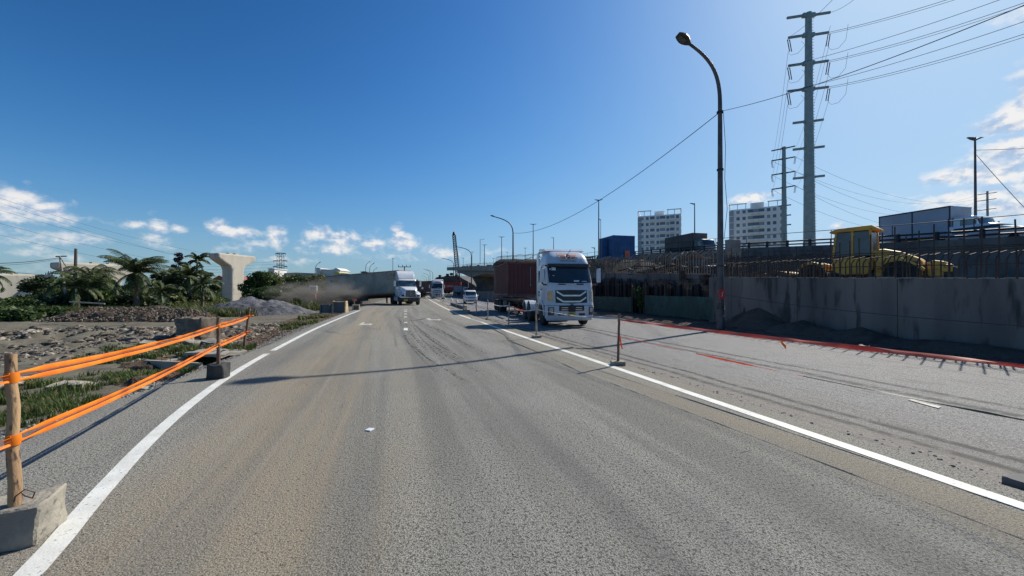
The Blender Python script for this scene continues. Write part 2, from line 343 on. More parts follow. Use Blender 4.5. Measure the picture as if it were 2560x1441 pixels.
def asphalt(name, right=False):
    m, n, l = node_mat(name); h = H(n, l); b = n['Principled BSDF']
    tc = n.new('ShaderNodeTexCoord'); ob = tc.outputs['Object']; uv = tc.outputs['UV']
    sp = n.new('ShaderNodeSeparateXYZ'); l.new(uv, sp.inputs[0]); U, V = sp.outputs[0], sp.outputs[1]
    fine = h.nz(ob, 95, 3, .65); mid = h.nz(ob, 42, 3, .65); crs = h.nz(ob, 24, 3, .6); big = h.nz(ob, .9, 5)
    base = h.mx(h.rp(fine, .40, .57), (.07,.07,.065), (.40,.395,.355))
    base = h.mx(h.rp(mid, .54, .60, 0, .92), base, (.022,.022,.022)); base = h.mx(h.rp(crs, .58, .68, 0, .6), base, (.045,.045,.042))
    base = h.mx(h.rp(h.nz(ob, 70, 2), .66, .72, 0, .8), base, (.42,.41,.37))
    base = h.mx(h.rp(h.nz(ob, .35, 4), .35, .7, 0, .35), base, (.13,.13,.128))
    st = h.nz(h.mp(uv, (1.3, .07, 1)), 1, 6, .6, .3); st2 = h.nz(h.mp(uv, (5, .12, 1)), 1, 5, .6, .4)
    if not right:
        # tan dust: heavy on the left lane, light along the right line
        bd = h.nz(h.mp(uv, (1.1, .05, 1)), 1.3, 4, .55, .2); base = h.mx(h.rp(bd, .42, .62, 0, .42), base, (.075,.075,.074)); base = h.mx(h.rp(h.nz(h.mp(uv, (.9, .3, 1)), .9, 5, .6), .55, .7, 0, .35), base, (.25,.245,.23))
        dl = h.mt('ADD', h.rp(U, -6.1, -3.9, 1.0, 0.0), h.rp(U, -1.3, -.2, 0, .75))
        dl = h.mt('ADD', dl, h.rp(V, 12, 30, 0, .25)); dl = h.mt('MULTIPLY', dl, h.rp(U, -7.7, -6.4, .2, 1))
        du = h.mt('MULTIPLY', h.mt('ADD', dl, .12), h.rp(st, .36, .62, .18, 1.0))
        du = h.mt('MULTIPLY', du, h.rp(big, .2, .7, .6, 1.0))
        tan = h.mx(h.rp(fine, .36, .60), (.13,.105,.072), (.37,.315,.23))
        tan = h.mx(h.rp(h.nz(ob, 34, 2, .5), .62, .68, 0, .85), tan, (.045,.038,.03))
        tan = h.mx(h.rp(h.nz(ob, 60, 2), .70, .76, 0, .9), tan, (.45,.43,.38))
        col = h.mx(h.mt('MULTIPLY', du, .9, True), base, tan)
        # pale dusty wheel band and dark tyre scuffs
        col = h.mx(h.mt('MULTIPLY', h.rp(st2, .56, .70, 0, .45), h.rp(U, -5.5, -3.0, 1, .25)), col, (.29,.255,.205))
        sk = h.mt('MULTIPLY', h.rp(st2, .28, .40, 1, 0), h.mt('MULTIPLY', h.rp(V, 7, 14, .12, 1), h.rp(V, 34, 60, 1, .2)))
        col = h.mx(h.mt('MULTIPLY', sk, .5), col, (.06,.058,.055))
    else:
        base = h.mx(h.rp(fine, .40, .58), (.08,.08,.08), (.38,.37,.36))
        base = h.mx(h.rp(mid, .53, .60, 0, .9), base, (.028,.028,.03)); base = h.mx(h.rp(crs, .54, .63, 0, .75), base, (.05,.05,.05)); base = h.mx(h.rp(h.nz(h.mp(uv, (9, 1.2, 1)), 1, 5, .65), .52, .66, 0, .6), base, (.07,.07,.07))
        dl = h.rp(U, .2, 3.4, 1.0, 0.0)
        du = h.mt('MULTIPLY', dl, h.rp(st, .25, .65, .35, 1.0))
        tan = h.mx(h.rp(fine, .36, .62), (.075,.065,.052), (.20,.175,.14))
        tan = h.mx(h.rp(h.nz(ob, 16, 4), .57, .68, 0, .85), tan, (.045,.042,.038))
        col = h.mx(h.mt('MULTIPLY', du, .9, True), base, tan)
        # dark tyre tracks on the carriageway
        for c, wd in ((4.15, .16), (4.75, .13), (1.25, .15), (1.7, .10)):
            off = h.mt('ADD', U, h.mt('MULTIPLY', h.nz(h.mp(uv, (0, .12, 1)), 1, 3), .9))
            dd = h.mt('ABSOLUTE', h.mt('SUBTRACT', off, c+.45))
            f = h.mt('MULTIPLY', h.rp(dd, wd*.3, wd*1.2, 1, 0), h.rp(h.nz(ob, 6, 6, .7), .36, .54, .2, 1.0))
            col = h.mx(f, col, (.035,.034,.035))
    l.new(col, b.inputs['Base Color'])
    l.new(h.rp(fine, .3, .7, .72, .9) if right else h.rp(fine, .3, .7, .8, .95), b.inputs['Roughness'])
    b.inputs['Specular IOR Level'].default_value = .35 if right else .25
    bu = n.new('ShaderNodeBump'); bu.inputs['Strength'].default_value = .9; bu.inputs['Distance'].default_value = .016
    l.new(h.mt('ADD', h.mt('MULTIPLY', fine, .6), h.mt('MULTIPLY', mid, .7)), bu.inputs['Height']); l.new(bu.outputs[0], b.inputs['Normal'])
    return m
def dirt(name, cols, s=(.5, 3, 25), bump=.8, bd=.03, stones=True):
    m, n, l = node_mat(name); h = H(n, l); b = n['Principled BSDF']
    tc = n.new('ShaderNodeTexCoord'); ob = tc.outputs['Object']
    a = h.nz(ob, s[0], 6); c = h.nz(ob, s[1], 6, .6); f = h.nz(ob, s[2], 4, .6)
    col = h.mx(h.rp(a, .35, .65), cols[0], cols[1]); col = h.mx(h.rp(c, .45, .68, 0, .8), col, cols[2]); col = h.mx(h.rp(h.nz(h.mp(ob, (.22, 1.5, 1)), 1.1, 6, .65), .48, .66, 0, .7), col, cols[3])
    col = h.mx(h.rp(f, .55, .68, 0, .55), col, cols[3])
    if stones: col = h.mx(h.rp(h.nz(ob, s[2]*1.6, 2), .68, .75, 0, .8), col, tuple(min(.5, x*2.0) for x in cols[0]))
    l.new(col, b.inputs['Base Color']); b.inputs['Roughness'].default_value = .95; b.inputs['Specular IOR Level'].default_value = .2
    bu = n.new('ShaderNodeBump'); bu.inputs['Strength'].default_value = bump; bu.inputs['Distance'].default_value = bd
    l.new(h.mt('ADD', c, h.mt('MULTIPLY', f, .6)), bu.inputs['Height']); l.new(bu.outputs[0], b.inputs['Normal'])
    return m
asph = asphalt('main_asphalt'); asph_r = asphalt('side_asphalt', True)
yard_m = dirt('yard_dirt', [(.165,.148,.11), (.115,.104,.08), (.20,.18,.135), (.07,.062,.048)])
soil_m = dirt('brown_soil', [(.11,.075,.05), (.085,.06,.045), (.15,.11,.08), (.045,.033,.027)], (1.2, 6, 24), 1.0, .05)
grav_m = dirt('grey_gravel', [(.155,.155,.17), (.12,.12,.132), (.2,.2,.21), (.06,.06,.07)], (.8, 5, 16), 1.0, .06)
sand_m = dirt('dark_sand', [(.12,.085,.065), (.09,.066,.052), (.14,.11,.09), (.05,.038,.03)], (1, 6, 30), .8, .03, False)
peb_m = M('pebbles', (.30,.29,.26), (.16,.155,.145), .9, scale=3.5, c3=(.42,.39,.33), s3=6, f3=(.56,.62))
rub_m = M('rubble', (.22,.18,.135), (.115,.095,.075), .95, scale=1.4, bump=.6, bscale=20, c3=(.38,.34,.28), s3=2.6, f3=(.56,.64))
chip_m = M('wood_litter', (.19,.115,.075), (.10,.065,.045), .95, scale=5, c3=(.33,.27,.2), s3=8, f3=(.58,.66))
def leafm(name, a, b_, c=None, t=.3):
    return M(name, a, b_, .55, scale=1.2, c3=c, s3=7, f3=(.52,.64), transl=t, spec=.35)
grass_m = leafm('grass_blades', (.085,.125,.028), (.05,.085,.02), (.21,.18,.075))
leaf_a = leafm('leaf_green', (.066,.11,.028), (.04,.075,.022), (.12,.155,.045))
leaf_b = leafm('leaf_dark', (.040,.068,.026), (.026,.046,.02), (.08,.105,.042))
leaf_c = leafm('leaf_olive', (.11,.13,.042), (.07,.095,.03), (.18,.18,.07))
palm_m = leafm('palm_leaf', (.07,.105,.032), (.04,.066,.022), (.19,.19,.065), .3)
bark_m = M('bark', (.15,.115,.085), (.085,.07,.055), .95, scale=5, bump=.8, bscale=20)

# ---------------- terrain ----------------
def zg(x, y):
    d = xE(y)-x
    if d > 0:
        z = -.03-.10*ss(d, 0, 1.0)-.12*ss(d, 2, 7)-.5*ss(y, 26, 52)*ss(d, 1, 9)
        k = ss(d, .2, 1.2)
        if y < 120: z += k*(.05*mn.noise(Vector((x*.9, y*.9, 0)))+.025*mn.noise(Vector((x*3.1, y*3.1, 5))))
        # rubble strip swells
        q = exp(-((x+16)/6)**2-((y-15)/3.2)**2); z += .34*q*(1+1.3*mn.noise(Vector((x*1.3, y*1.3, 2))))
        e = exp(-((x+7.9)/.9)**2-((y-10.0)/.7)**2); z -= .32*e*ss(d, .15, .6)
        return z
    o = x-xO(y)
    if o > -.5:
        z = -.35+.19*ss(o, -.5, .1)+.10*ss(o, .1, 1.2)
        if x < xW(y)+2 and y < 45: z += .05*mn.noise(Vector((x*1.1, y*1.1, 9)))
        return z
    return -.03-.35*ss(-d, -.01, .35)
def axis(lo, flo, fhi, hi, step, g=1.12):
    a = []; v = flo
    while v < fhi: a.append(v); v += step
    s = step; v = fhi
    while v < hi: a.append(v); s *= g; v += s
    a.append(hi); s = step; v = flo-step; b = []
    while v > lo: b.append(v); s *= g; v -= s
    b.append(lo); return b[::-1]+a
gx = axis(-3000, -24, 1, 3000, .22, 1.1); gy = axis(-300, 1.5, 26, 4500, .22, 1.09)
g = MB(); g.v = [(x, y, zg(x, y)) for y in gy for x in gx]; nx = len(gx)
g.f = [(j*nx+i, j*nx+i+1, (j+1)*nx+i+1, (j+1)*nx+i) for j in range(len(gy)-1) for i in range(nx-1)]; g.m = [0]*len(g.f)
struct(g.build('ground', yard_m, smooth=True, auto=False))

def roadstrip(name, mat, fa, fb, za, zb, y0, y1, ncol, mid=None):
    ys = axis(y0, y0, 40, y1, .5, 1.06); r = MB(); r.uv = []
    cols = ncol+1
    for y in ys:
        a, b = fa(y), fb(y); xr = xR(y)
        row = [(a-.02, y, -.45)]+[(a+(b-a)*i/ncol, y, za+(zb-za)*i/ncol if mid is None else mid(i/ncol, a+(b-a)*i/ncol, y)) for i in range(cols)]+[(b+.02, y, -.45)]
        r.v += row; r.uv += [(p[0]-xr, y) for p in row]
    c = cols+2
    r.f = [(j*c+i, j*c+i+1, (j+1)*c+i+1, (j+1)*c+i) for j in range(len(ys)-1) for i in range(c-1)]; r.m = [0]*len(r.f)
    return struct(r.build(name, mat, auto=False, smooth=True))
stp = lambda y: .42+.25*ss(y, 9, 15)+.9*ss(y, 24, 40)
def edge(y): return xR(y)+stp(y)+.07*mn.noise(Vector((y*1.3, 4, 0)))+.04*mn.noise(Vector((y*4.3, 1, 0)))
roadstrip('main_road', asph, lambda y: xE(y)+.05*mn.noise(Vector((y*1.7, 0, 0)))+.03*mn.noise(Vector((y*6, 0, 0))), edge, 0, 0, -6, 300, 8)
def sidez(t, x, y):
    e = ss(x-(xR(y)+.3), .1, 1.1)
    return -.012+(LOW+.012)*e+(.012*mn.noise(Vector((x*1.5, y*1.2, 3))) if x-xR(y) < 3 else 0)*ss(x-edge(y), .05, .3)-.02*ss(y, 12, 16)
roadstrip('side_road', asph_r, lambda y: xR(y)+.1, xO, 0, 0, -6, 300, 22, sidez)

def line(name, f, y0, y1, wd, z, mat, label):
    ys = axis(y0, y0, min(30, y1-.15), y1, .3, 1.05); r = MB()
    pts = [Vector((f(y), y)) for y in ys]
    for i, p in enumerate(pts):
        t = (pts[min(i+1, len(pts)-1)]-pts[max(0, i-1)]).normalized(); nn = Vector((-t.y, t.x))
        j = .006*mn.noise(Vector((ys[i]*5, wd, 0)))
        a = p+nn*(wd/2+j); b = p-nn*(wd/2-j); r.v += [(a.x, a.y, z), (b.x, b.y, z)]
    r.f = [(2*i, 2*i+1, 2*i+3, 2*i+2) for i in range(len(ys)-1)]; r.m = [0]*len(r.f)
    return struct(r.build(name, mat, auto=False), label=label)
line('edge_line', xL, -3, 10.7, .15, .005, paint_w, 'near stretch of the white left edge line')
line('edge_line', xL, 11.25, 33.5, .16, .005, paint_w, 'far stretch of the white left edge line')
line('edge_line', xR, -3, 220, .165, .005, paint_w, 'long white edge line right of the main carriageway')
line('edge_line', lambda y: xR(y)+1.25, 62, 130, .15, .008, paint_w, 'short outer white line where the road bends away')
def flat(name, pix, mat, z=.006, label=None):
    r = MB(); pts = [G(px, py) for px, py in pix]; r.add([(p.x, p.y, z) for p in pts], [tuple(range(len(pts)))])
    return struct(r.build(name, mat, auto=False), label=label)
flat('road_arrow', [(896.5,812.6),(908,806),(913,807),(908,810.3),(925,810.2),(923.5,808),(932,811.2),(924,814.2),(922.5,812.6),(903,813.2)], paint_y, label='bent white arrow on the left lane')
flat('road_arrow', [(1066,798),(1070,796),(1076,797),(1078,799.3),(1096,799.2),(1095,797.6),(1104,800),(1096,802),(1095,800.9),(1074,801)], paint_y, label='worn white arrow near the right line')
for i, (px, py, ww, hh) in enumerate([(1014.5,823.5,10,6),(1014,807,8,3.5),(1014,793,8,2.6),(1014,785.5,8,2.2),(1014,779.5,8,1.8),(1014,775.5,8,1.6)]):
    flat('lane_dash', [(px-ww/2,py+hh/2),(px+ww/2,py+hh/2),(px+ww/2,py-hh/2),(px-ww/2,py-hh/2)], paint_w if i == 0 else paint_y, label='white lane dash between the two lanes, number %s from the camera' % ['one','two','three','four','five','six'][i])
flat('lane_dash', [(2268,983),(2345,1003),(2352,999),(2275,981)], paint_y, z=LOW+.012, label='faint white dash on the side carriageway')
# long patched joints and skid arcs on the tarmac
def scuff(pix, wd, z=.0035, side=False):
    r = MB(); pts = [G(px, py, LOW if side else 0) for px, py in pix]; 
    for i, p in enumerate(pts):
        t = (pts[min(i+1, len(pts)-1)]-pts[max(0, i-1)]); t.z = 0; t.normalize(); nn = Vector((-t.y, t.x, 0)); k = wd*(.25+.75*sin(pi*(i+.3)/(len(pts))))
        a = p+nn*k/2; b = p-nn*k/2; r.v += [(a.x, a.y, p.z+z), (b.x, b.y, p.z+z)]
    r.f = [(2*i, 2*i+1, 2*i+3, 2*i+2) for i in range(len(pts)-1)]; r.m = [0]*len(r.f); return r
def arc(a, b, c, n=14):
    return [((1-t)**2*a[0]+2*t*(1-t)*b[0]+t*t*c[0], (1-t)**2*a[1]+2*t*(1-t)*b[1]+t*t*c[1]) for t in [i/n for i in range(n+1)]]
m, n_, l_ = node_mat('tyre_scuff'); h_ = H(n_, l_); tcx = n_.new('ShaderNodeTexCoord'); 
b_ = n_['Principled BSDF']; b_.inputs['Base Color'].default_value = (.05,.048,.045,1); b_.inputs['Roughness'].default_value = .95
l_.new(h_.mt('MULTIPLY', h_.rp(h_.nz(tcx.outputs['Object'], 9, 5, .7), .46, .66), .62), b_.inputs['Alpha']); scuff_m = m
rs = random.Random(3); sk = MB()
arcs = [((1010,792),(1000,822),(1075,880)),((1018,790),(1010,830),(1110,905)),((1026,794),(1040,830),(1150,900)),((1040,800),(1075,815),(1145,850)),
 ((1052,802),(1085,820),(1180,870)),((1068,806),(1110,830),(1210,885)),((1080,800),(1120,812),(1195,835)),((1012,780),(1002,800),(1004,830)),
 ((1005,822),(1012,850),(1100,930)),((1000,800),(1015,812),(1038,815)),((1035,812),(1060,840),(1130,870)),((820,825),(835,840),(900,832)),((800,822),(812,834),(850,834)),
 ((905,818),(940,826),(960,824)),((1110,800),(1150,815),(1240,838)),((960,770),(975,776),(1015,772)),((1030,770),(1050,776),(1075,790)),((1012,834),(1040,880),(1180,960)),((1060,850),(1100,880),(1200,930))]
for a in arcs:
    for k in range(5):
        j = lambda p: (p[0]+rs.uniform(-14, 14), p[1]+rs.uniform(-2, 2)); s = scuff(arc(j(a[0]), j(a[1]), j(a[2])), rs.uniform(.02, .06), .0030+.0003*k); sk.add(s.v, s.f)
struct(sk.build('tyre_marks', scuff_m, auto=False), label='dark tyre scuffs curving across the lanes')
s = scuff([(1020,802.5),(1045,800.5),(1062,797)], .35); struct(s.build('road_joint', rust, auto=False), label='dark patched joint beside the worn arrow')
s = scuff([(1178,844),(1195,842.5),(1217,841.5)], .12); struct(s.build('road_joint', dark_con, auto=False), label='thin dark crack in the right lane')

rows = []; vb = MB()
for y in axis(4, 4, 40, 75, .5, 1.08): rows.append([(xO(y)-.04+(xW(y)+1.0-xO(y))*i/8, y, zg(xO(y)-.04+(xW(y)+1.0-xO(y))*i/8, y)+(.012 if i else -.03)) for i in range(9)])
vb.grid(rows); struct(vb.build('verge', sand_m, smooth=True, auto=False), label='dirt verge between the side road and the wall, coloured dark for shade')  # extra sheet whose dark colour stands in for fence and wall shade
# ---------------- scatter: stones, litter, grass ----------------
def rock(mb, c, s, rnd, flatk=.7):
    # a small lumpy polyhedron
    vs = []; ph = rnd.uniform(0, 6.28)
    for zz, rr in ((-.45, .75), (.1, 1.0), (.5, .55)):
        for k in range(5):
            a = ph+2*pi*k/5+zz; q = rr*rnd.uniform(.7, 1.15)*s/2
            vs.append((c[0]+q*cos(a), c[1]+q*sin(a)*rnd.uniform(.6, 1), c[2]+zz*s*flatk*rnd.uniform(.8, 1.1)))
    fs = [(4,3,2,1,0), (10,11,12,13,14)]+[(r*5+k, r*5+(k+1) % 5, r*5+5+(k+1) % 5, r*5+5+k) for r in (0,1) for k in range(5)]
    mb.add(vs, fs)
def scatter(name, mat, n, pos, size, flatk, seed, label):
    rnd = random.Random(seed); mb = MB()
    for i in range(n):
        p = pos(rnd)
        if p is None: continue
        rock(mb, p, size(rnd), rnd, flatk)
    return tag(mb.build(name, mat, auto=False), label, name.replace('_', ' '), kind='stuff')
def pz(x, y, up=0): return (x, y, (0 if x > xE(y) and x < xR(y)+.4 else zg(x, y))+up)
def p_sh(r):
    y = r.uniform(3, 20)**1.0; return pz(xE(y)-abs(r.gauss(0, .28))+.05, y)
scatter('edge_gravel', peb_m, 5200, p_sh, lambda r: r.uniform(.018, .065), .6, 1, 'pale gravel spilled along the left edge of the asphalt')
def p_rub(r):
    if r.random() < .7: x = r.uniform(-24, -8.5); y = r.gauss(14.9, 1.9)+(-x-14)*.10
    else: x = r.gauss(-13.5, 2.0); y = r.gauss(20, .8)
    if mn.noise(Vector((x*.35, y*.5, 7))) < -.16: return None
    return pz(x, y, .0) if x < xE(y)-1.2 and y > 10.5 else None
scatter('rubble_field', rub_m, 17000, p_rub, lambda r: .04+.36*r.random()**3.8, .42, 2, 'broken stone and concrete rubble strewn across the dirt yard')
def p_lit(r):
    y = r.uniform(11, 31); d = r.uniform(.25, 1.0+1.6*ss(y, 12, 17)); return pz(xE(y)-d, y, .01)
scatter('wood_litter', chip_m, 6500, p_lit, lambda r: r.uniform(.03, .14), .35, 4, 'brown wood chips and litter heaped beside the left edge line')
def p_cl(r):
    y = 2.2+r.random()**1.6*16; x = r.uniform(xE(y), xL(y)+2.2) if r.random() < .6 else r.uniform(xL(y), xR(y)); return (x, y, .001)
scatter('road_grit', peb_m, 1500, p_cl, lambda r: .006+.016*r.random()**2, .5, 5, 'small stones scattered over the near lanes')
def p_cr(r):
    y = 3+r.random()**1.4*22; x = xR(y)+.3+abs(r.gauss(.8, .9)); return (x, y, -.012+LOW*ss(x-(xR(y)+.3), .1, 1.1))
def p_r2(r):
    x = r.uniform(-26, -8); y = r.gauss(14.6, 2.2)+(-x-14)*.10
    if mn.noise(Vector((x*.6, y*.9, 17))) < -.1 or x > xE(y)-1.0: return None
    return pz(x, y, .0)
scatter('pale_rubble', peb_m, 6000, p_r2, lambda r: .03+.11*r.random()**2, .4, 32, 'pale stone chips strewn among the larger rubble of the dirt yard')
scatter('dark_rubble', bucket_m, 3500, p_r2, lambda r: .05+.2*r.random()**2, .45, 33, 'dark broken asphalt lumps among the rubble of the dirt yard')
scatter('dark_clods', dark_con, 1500, p_cr, lambda r: .012+.04*r.random()**2, .5, 6, 'dark clods of dried mud beside the right edge line')
def p_st(r):
    y = r.uniform(8, 60)*1.0; return pz(xE(y)-r.uniform(2, 26), y, 0)
scatter('yard_stones', peb_m, 1500, p_st, lambda r: .03+.1*r.random()**3, .5, 8, 'loose stones lying about the dirt yard')
def p_b(r):
    y = r.uniform(8, 24); x = r.uniform(xO(y)+.1, xW(y)-.2); return (x, y, zg(x, y))
scatter('verge_clods', soil_m, 1500, p_b, lambda r: .03+.12*r.random()**3, .5, 9, 'dark clods on the shaded verge under the retaining wall')

def blades(name, regions, seed, label, mat=None):
    rnd = random.Random(seed); mb = MB()
    for (cx, cy, rx, ry, n, hh) in regions:
        for i in range(n):
            a = rnd.uniform(0, 6.283); q = rnd.random()**.6; x = cx+rx*q*cos(a); y = cy+ry*q*sin(a)
            if x > xE(y)-.12 or mn.noise(Vector((x*1.6, y*1.6, seed))) < -.05+.12*mn.noise(Vector((x*6, y*6, 0))): continue
            z = zg(x, y)-.01; h = hh*rnd.uniform(.4, 1.2); t = rnd.uniform(0, 6.283); l = h*rnd.uniform(.2, .9); wd = max(.006, y*.0011)
            dx, dy = cos(t), sin(t); px, py = -dy*wd, dx*wd
            mb.add([(x-px,y-py,z),(x+px,y+py,z),(x+dx*l*.4+px*.7,y+dy*l*.4+py*.7,z+h*.7),(x+dx*l*.4-px*.7,y+dy*l*.4-py*.7,z+h*.7),(x+dx*l,y+dy*l,z+h)], [(0,1,2,3),(3,2,4)])
    return tag(mb.build(name, mat or grass_m, auto=False), label, 'grass', kind='stuff')
blades('grass', [(-7.6,5.6,1.6,1.0,8500,.16),(-9.0,7.0,1.6,.9,5200,.16),(-7.9,8.4,1.3,.7,4200,.13)], 1, 'green grass growing behind the nearest orange tape')
blades('grass', [(-8.3,11.4,1.3,.7,4200,.2),(-9.7,10.6,1.8,.7,4200,.14),(-11.0,12.2,1.4,.6,1400,.14)], 2, 'green grass around the farthest orange-taped stake')
blades('grass', [(-10.9,20.5,.7,1.3,1500,.2),(-12.9,25.8,.9,1.3,1000,.22),(-9.6,17.5,.5,.8,500,.15)], 3, 'strips of grass between the litter and the dirt track')
# ---------------- heaps and blocks of the left yard ----------------
def heap(name, label, cat, cx, cy, rx, ry, h, mat, seed, peaks=None, rough=.12, rz=0, z0=None, fine=3.0, n=64):
    mb = MB(); z0 = zg(cx, cy)-.05 if z0 is None else z0; rows = []
    for j in range(n+1):
        row = []
        for i in range(n+1):
            u = i/n*2-1; v = j/n*2-1; r = sqrt(u*u+v*v); 
            if peaks: b = max(0, max(pk[2]*(1-sqrt(((u-pk[0])/pk[3])**2+((v-pk[1])/pk[4])**2)) for pk in peaks)); b = b**.9
            else: b = max(0, 1-r*r)
            k = ss(1-r, 0, .25)
            q = b*h+k*rough*h*(mn.noise(Vector((u*rx*fine/2, v*ry*fine/2, seed)))+.5*mn.noise(Vector((u*rx*fine, v*ry*fine, seed)))+.3*mn.noise(Vector((u*rx*fine*3, v*ry*fine*3, seed))))
            x = u*rx; y = v*ry; row.append((x, y, max(-.15, q) if r < 1 else -.15))
        rows.append(row)
    mb.grid(rows); o = mb.build(name, mat, smooth=True, auto=False); o.location = (cx, cy, z0); o.rotation_euler = (0, 0, rz)
    return tag(o, label, cat)
heap('gravel_pile', 'big pile of grey gravel in front of the concrete pier', 'gravel pile', -21.6, 33.5, 5.6, 3.2, 1.55, grav_m, 1, [(-.05,0,1,.95,1),(.28,.0,.86,.7,.9),(-.4,.1,.6,.6,.8)], .10, n=90)
heap('dirt_mound', 'long lumpy brown mound of earth below the coconut palm', 'mound', -24.5, 26.2, 5.4, 1.9, .95, soil_m, 2, [(-.62,0,.85,.5,1),(-.2,0,.95,.5,1),(.2,0,1,.45,1),(.55,0,.7,.45,.9)], .28, n=90)
heap('dirt_mound', 'small heap of brown earth under the middle tape', 'mound', -8.9, 9.9, 1.2, .7, .22, soil_m, 3, None, .5, fine=6)
heap('dirt_mound', 'low reddish heap of earth behind the lower tape', 'mound', -7.0, 7.9, .75, .5, .16, soil_m, 4, None, .5, fine=7)
heap('sand_pile', 'pointed pile of dark sand against the wall beside the lamp post', 'sand pile', 12.15, 19.4, 2.1, 2.6, 1.12, sand_m, 5, [(0,0,1,.8,.9),(-.3,-.4,.45,.7,.7)], .05, rz=.25, z0=-.15)
heap('sand_pile', 'low dark sand bank in the middle of the shaded verge', 'sand pile', 12.2, 15.6, 1.3, 3.0, .62, sand_m, 6, [(0,.3,1,.9,.7),(.1,-.4,.8,.9,.6)], .08, rz=.25, z0=-.15)
heap('sand_pile', 'flat dark sand bank under the right end of the wall', 'sand pile', 13.2, 12.0, 1.1, 2.6, .34, sand_m, 7, None, .10, rz=.25, z0=-.17)
# chunks on the gravel pile surface and mound are stuff
def p_gp(r):
    a = r.uniform(0, 6.28); q = r.random()**.5; u, v = q*cos(a), q*sin(a); 
    b = max(0, 1-sqrt((u+.0)**2+v*v)/.97); return (-21.6+u*5.6, 33.5+v*3.2, zg(-21.6, 33.5)-.03+b*1.42)
scatter('gravel_stones', grav_m, 2600, p_gp, lambda r: .04+.12*r.random()**2, .7, 21, 'loose stones covering the grey gravel pile')
def p_dm(r):
    u = r.uniform(-.95, .95); v = r.uniform(-.9, .3); return (-24.5+u*5.4, 26.2+v*1.9, zg(-24.5, 26.2)+.0+.82*(1-abs(v)**1.2)*(1-abs(u)**4))
scatter('mound_clods', rub_m, 1500, p_dm, lambda r: .04+.2*r.random()**3, .6, 22, 'clods and stones covering the long brown mound')

def chunk(name, label, cat, c, d, rz, mat, seed, jag=.05, group=None, tilt=0):
    import bmesh
    bm = bmesh.new(); bmesh.ops.create_cube(bm, size=1); bmesh.ops.subdivide_edges(bm, edges=bm.edges[:], cuts=5, use_grid_fill=True)
    for v in bm.verts:
        p = Vector((v.co.x*d[0], v.co.y*d[1], v.co.z*d[2])); q = p*2.2+Vector((seed*9, 0, 0))
        s = min(d)
        p += Vector((mn.noise(q*2), mn.noise(q*2+Vector((0,7,0))), mn.noise(q*2+Vector((0,0,9)))))*jag*2
        p += Vector((mn.noise(q*8), mn.noise(q*8+Vector((0,7,0))), mn.noise(q*8+Vector((0,0,9)))))*jag*.7
        v.co = p
    me = bpy.data.meshes.new(name); bm.to_mesh(me); bm.free(); me.materials.append(mat)
    me.polygons.foreach_set('use_smooth', [True]*len(me.polygons)); me.set_sharp_from_angle(angle=R(45))
    o = bpy.data.objects.new(name, me); COL.objects.link(o); o.location = (c[0], c[1], c[2]+d[2]/2); o.rotation_euler = (tilt, tilt*.6, rz)
    q = o.modifiers.new('bevel', 'BEVEL'); q.width = min(d)*.05; q.segments = 1; q.limit_method = 'ANGLE'; q.angle_limit = R(50)
    return tag(o, label, cat, group)
chunk('concrete_block', 'large rough concrete block standing in the dirt yard behind the orange tape', 'concrete block', (-11.0,14.1,zg(-11,14.1)-.05), (1.35,.75,.78), -.35, M('dirty_block', (.22,.175,.13), (.12,.10,.08), .95, scale=3, bump=.9, bscale=20, c3=(.30,.26,.2), s3=8, f3=(.58,.7)), 1, .06)
stones = [(-11.55,12.75,.42,.3,.2,.3,.35,'upright pale stone at the left foot of the large concrete block'),(-11.1,12.9,.5,.34,.16,-.3,.25,'flat pale stone lying at the front of the large concrete block'),
 (-10.6,13.0,.4,.3,.26,.5,-.3,'tilted pale stone leaning on the large concrete block'),(-10.25,12.7,.5,.36,.16,.1,.1,'squarish pale stone right of the leaning stone'),(-9.75,13.0,.6,.35,.14,-.2,.15,'long flat stone at the right corner of the large concrete block')]
for i, (x, y, a, b, c, rz, tl, lab) in enumerate(stones): chunk('broken_stone', lab, 'stone', (x, y, zg(x, y)-.02), (a, b, c), rz, block_con, i+3, .03, 'broken stones at the concrete block', tl)
chunk('flat_stone', 'large flat tan stone lying in the grass left of the culvert', 'stone', (-8.3,7.55,zg(-8.3,7.55)-.05), (.55,.36,.14), .2, slab_con, 11, .03)
chunk('flat_stone', 'pale flat stone beside the asphalt under the lower tape', 'stone', (-6.45,6.9,zg(-6.5,6.9)-.03), (.24,.2,.09), .6, slab_con, 12, .02)
chunk('flat_stone', 'long broken slab lying alone on the rubble', 'stone', (-15.8,16.0,zg(-15.8,16)-.02), (1.0,.3,.12), -.1, rub_m, 13, .03)
chunk('flat_stone', 'low dark stone alone on the dirt track left of the tape', 'stone', (-12.6,13.3,zg(-12.6,13.3)-.02), (.45,.3,.1), .1, dark_con, 14, .03)
chunk('verge_stone', 'white broken stone lying at the wall shadow edge by the tape', 'stone', tuple(G(2157,872,-.1)), (.28,.2,.09), .5, slab_con, 15, .03)
chunk('verge_stone', 'dark clod beside the stake block with the two tapes', 'stone', (2.62+.25,8.75,-.1), (.14,.09,.06), .5, dark_con, 16, .02)
# white plastic scrap on the near lane
p = G(925,1075); chunk('plastic_scrap', 'small white tile lying flat on the near lane', 'scrap', (p.x,p.y,.001), (.075,.085,.012), -.35, white_p, 17, .002)
p = G(1840,1003,LOW); chunk('paper_scrap', 'crumpled pale paper beside the right edge line', 'scrap', (p.x,p.y,LOW+.01), (.12,.06,.02), -.35, tarp_w, 18, .02)
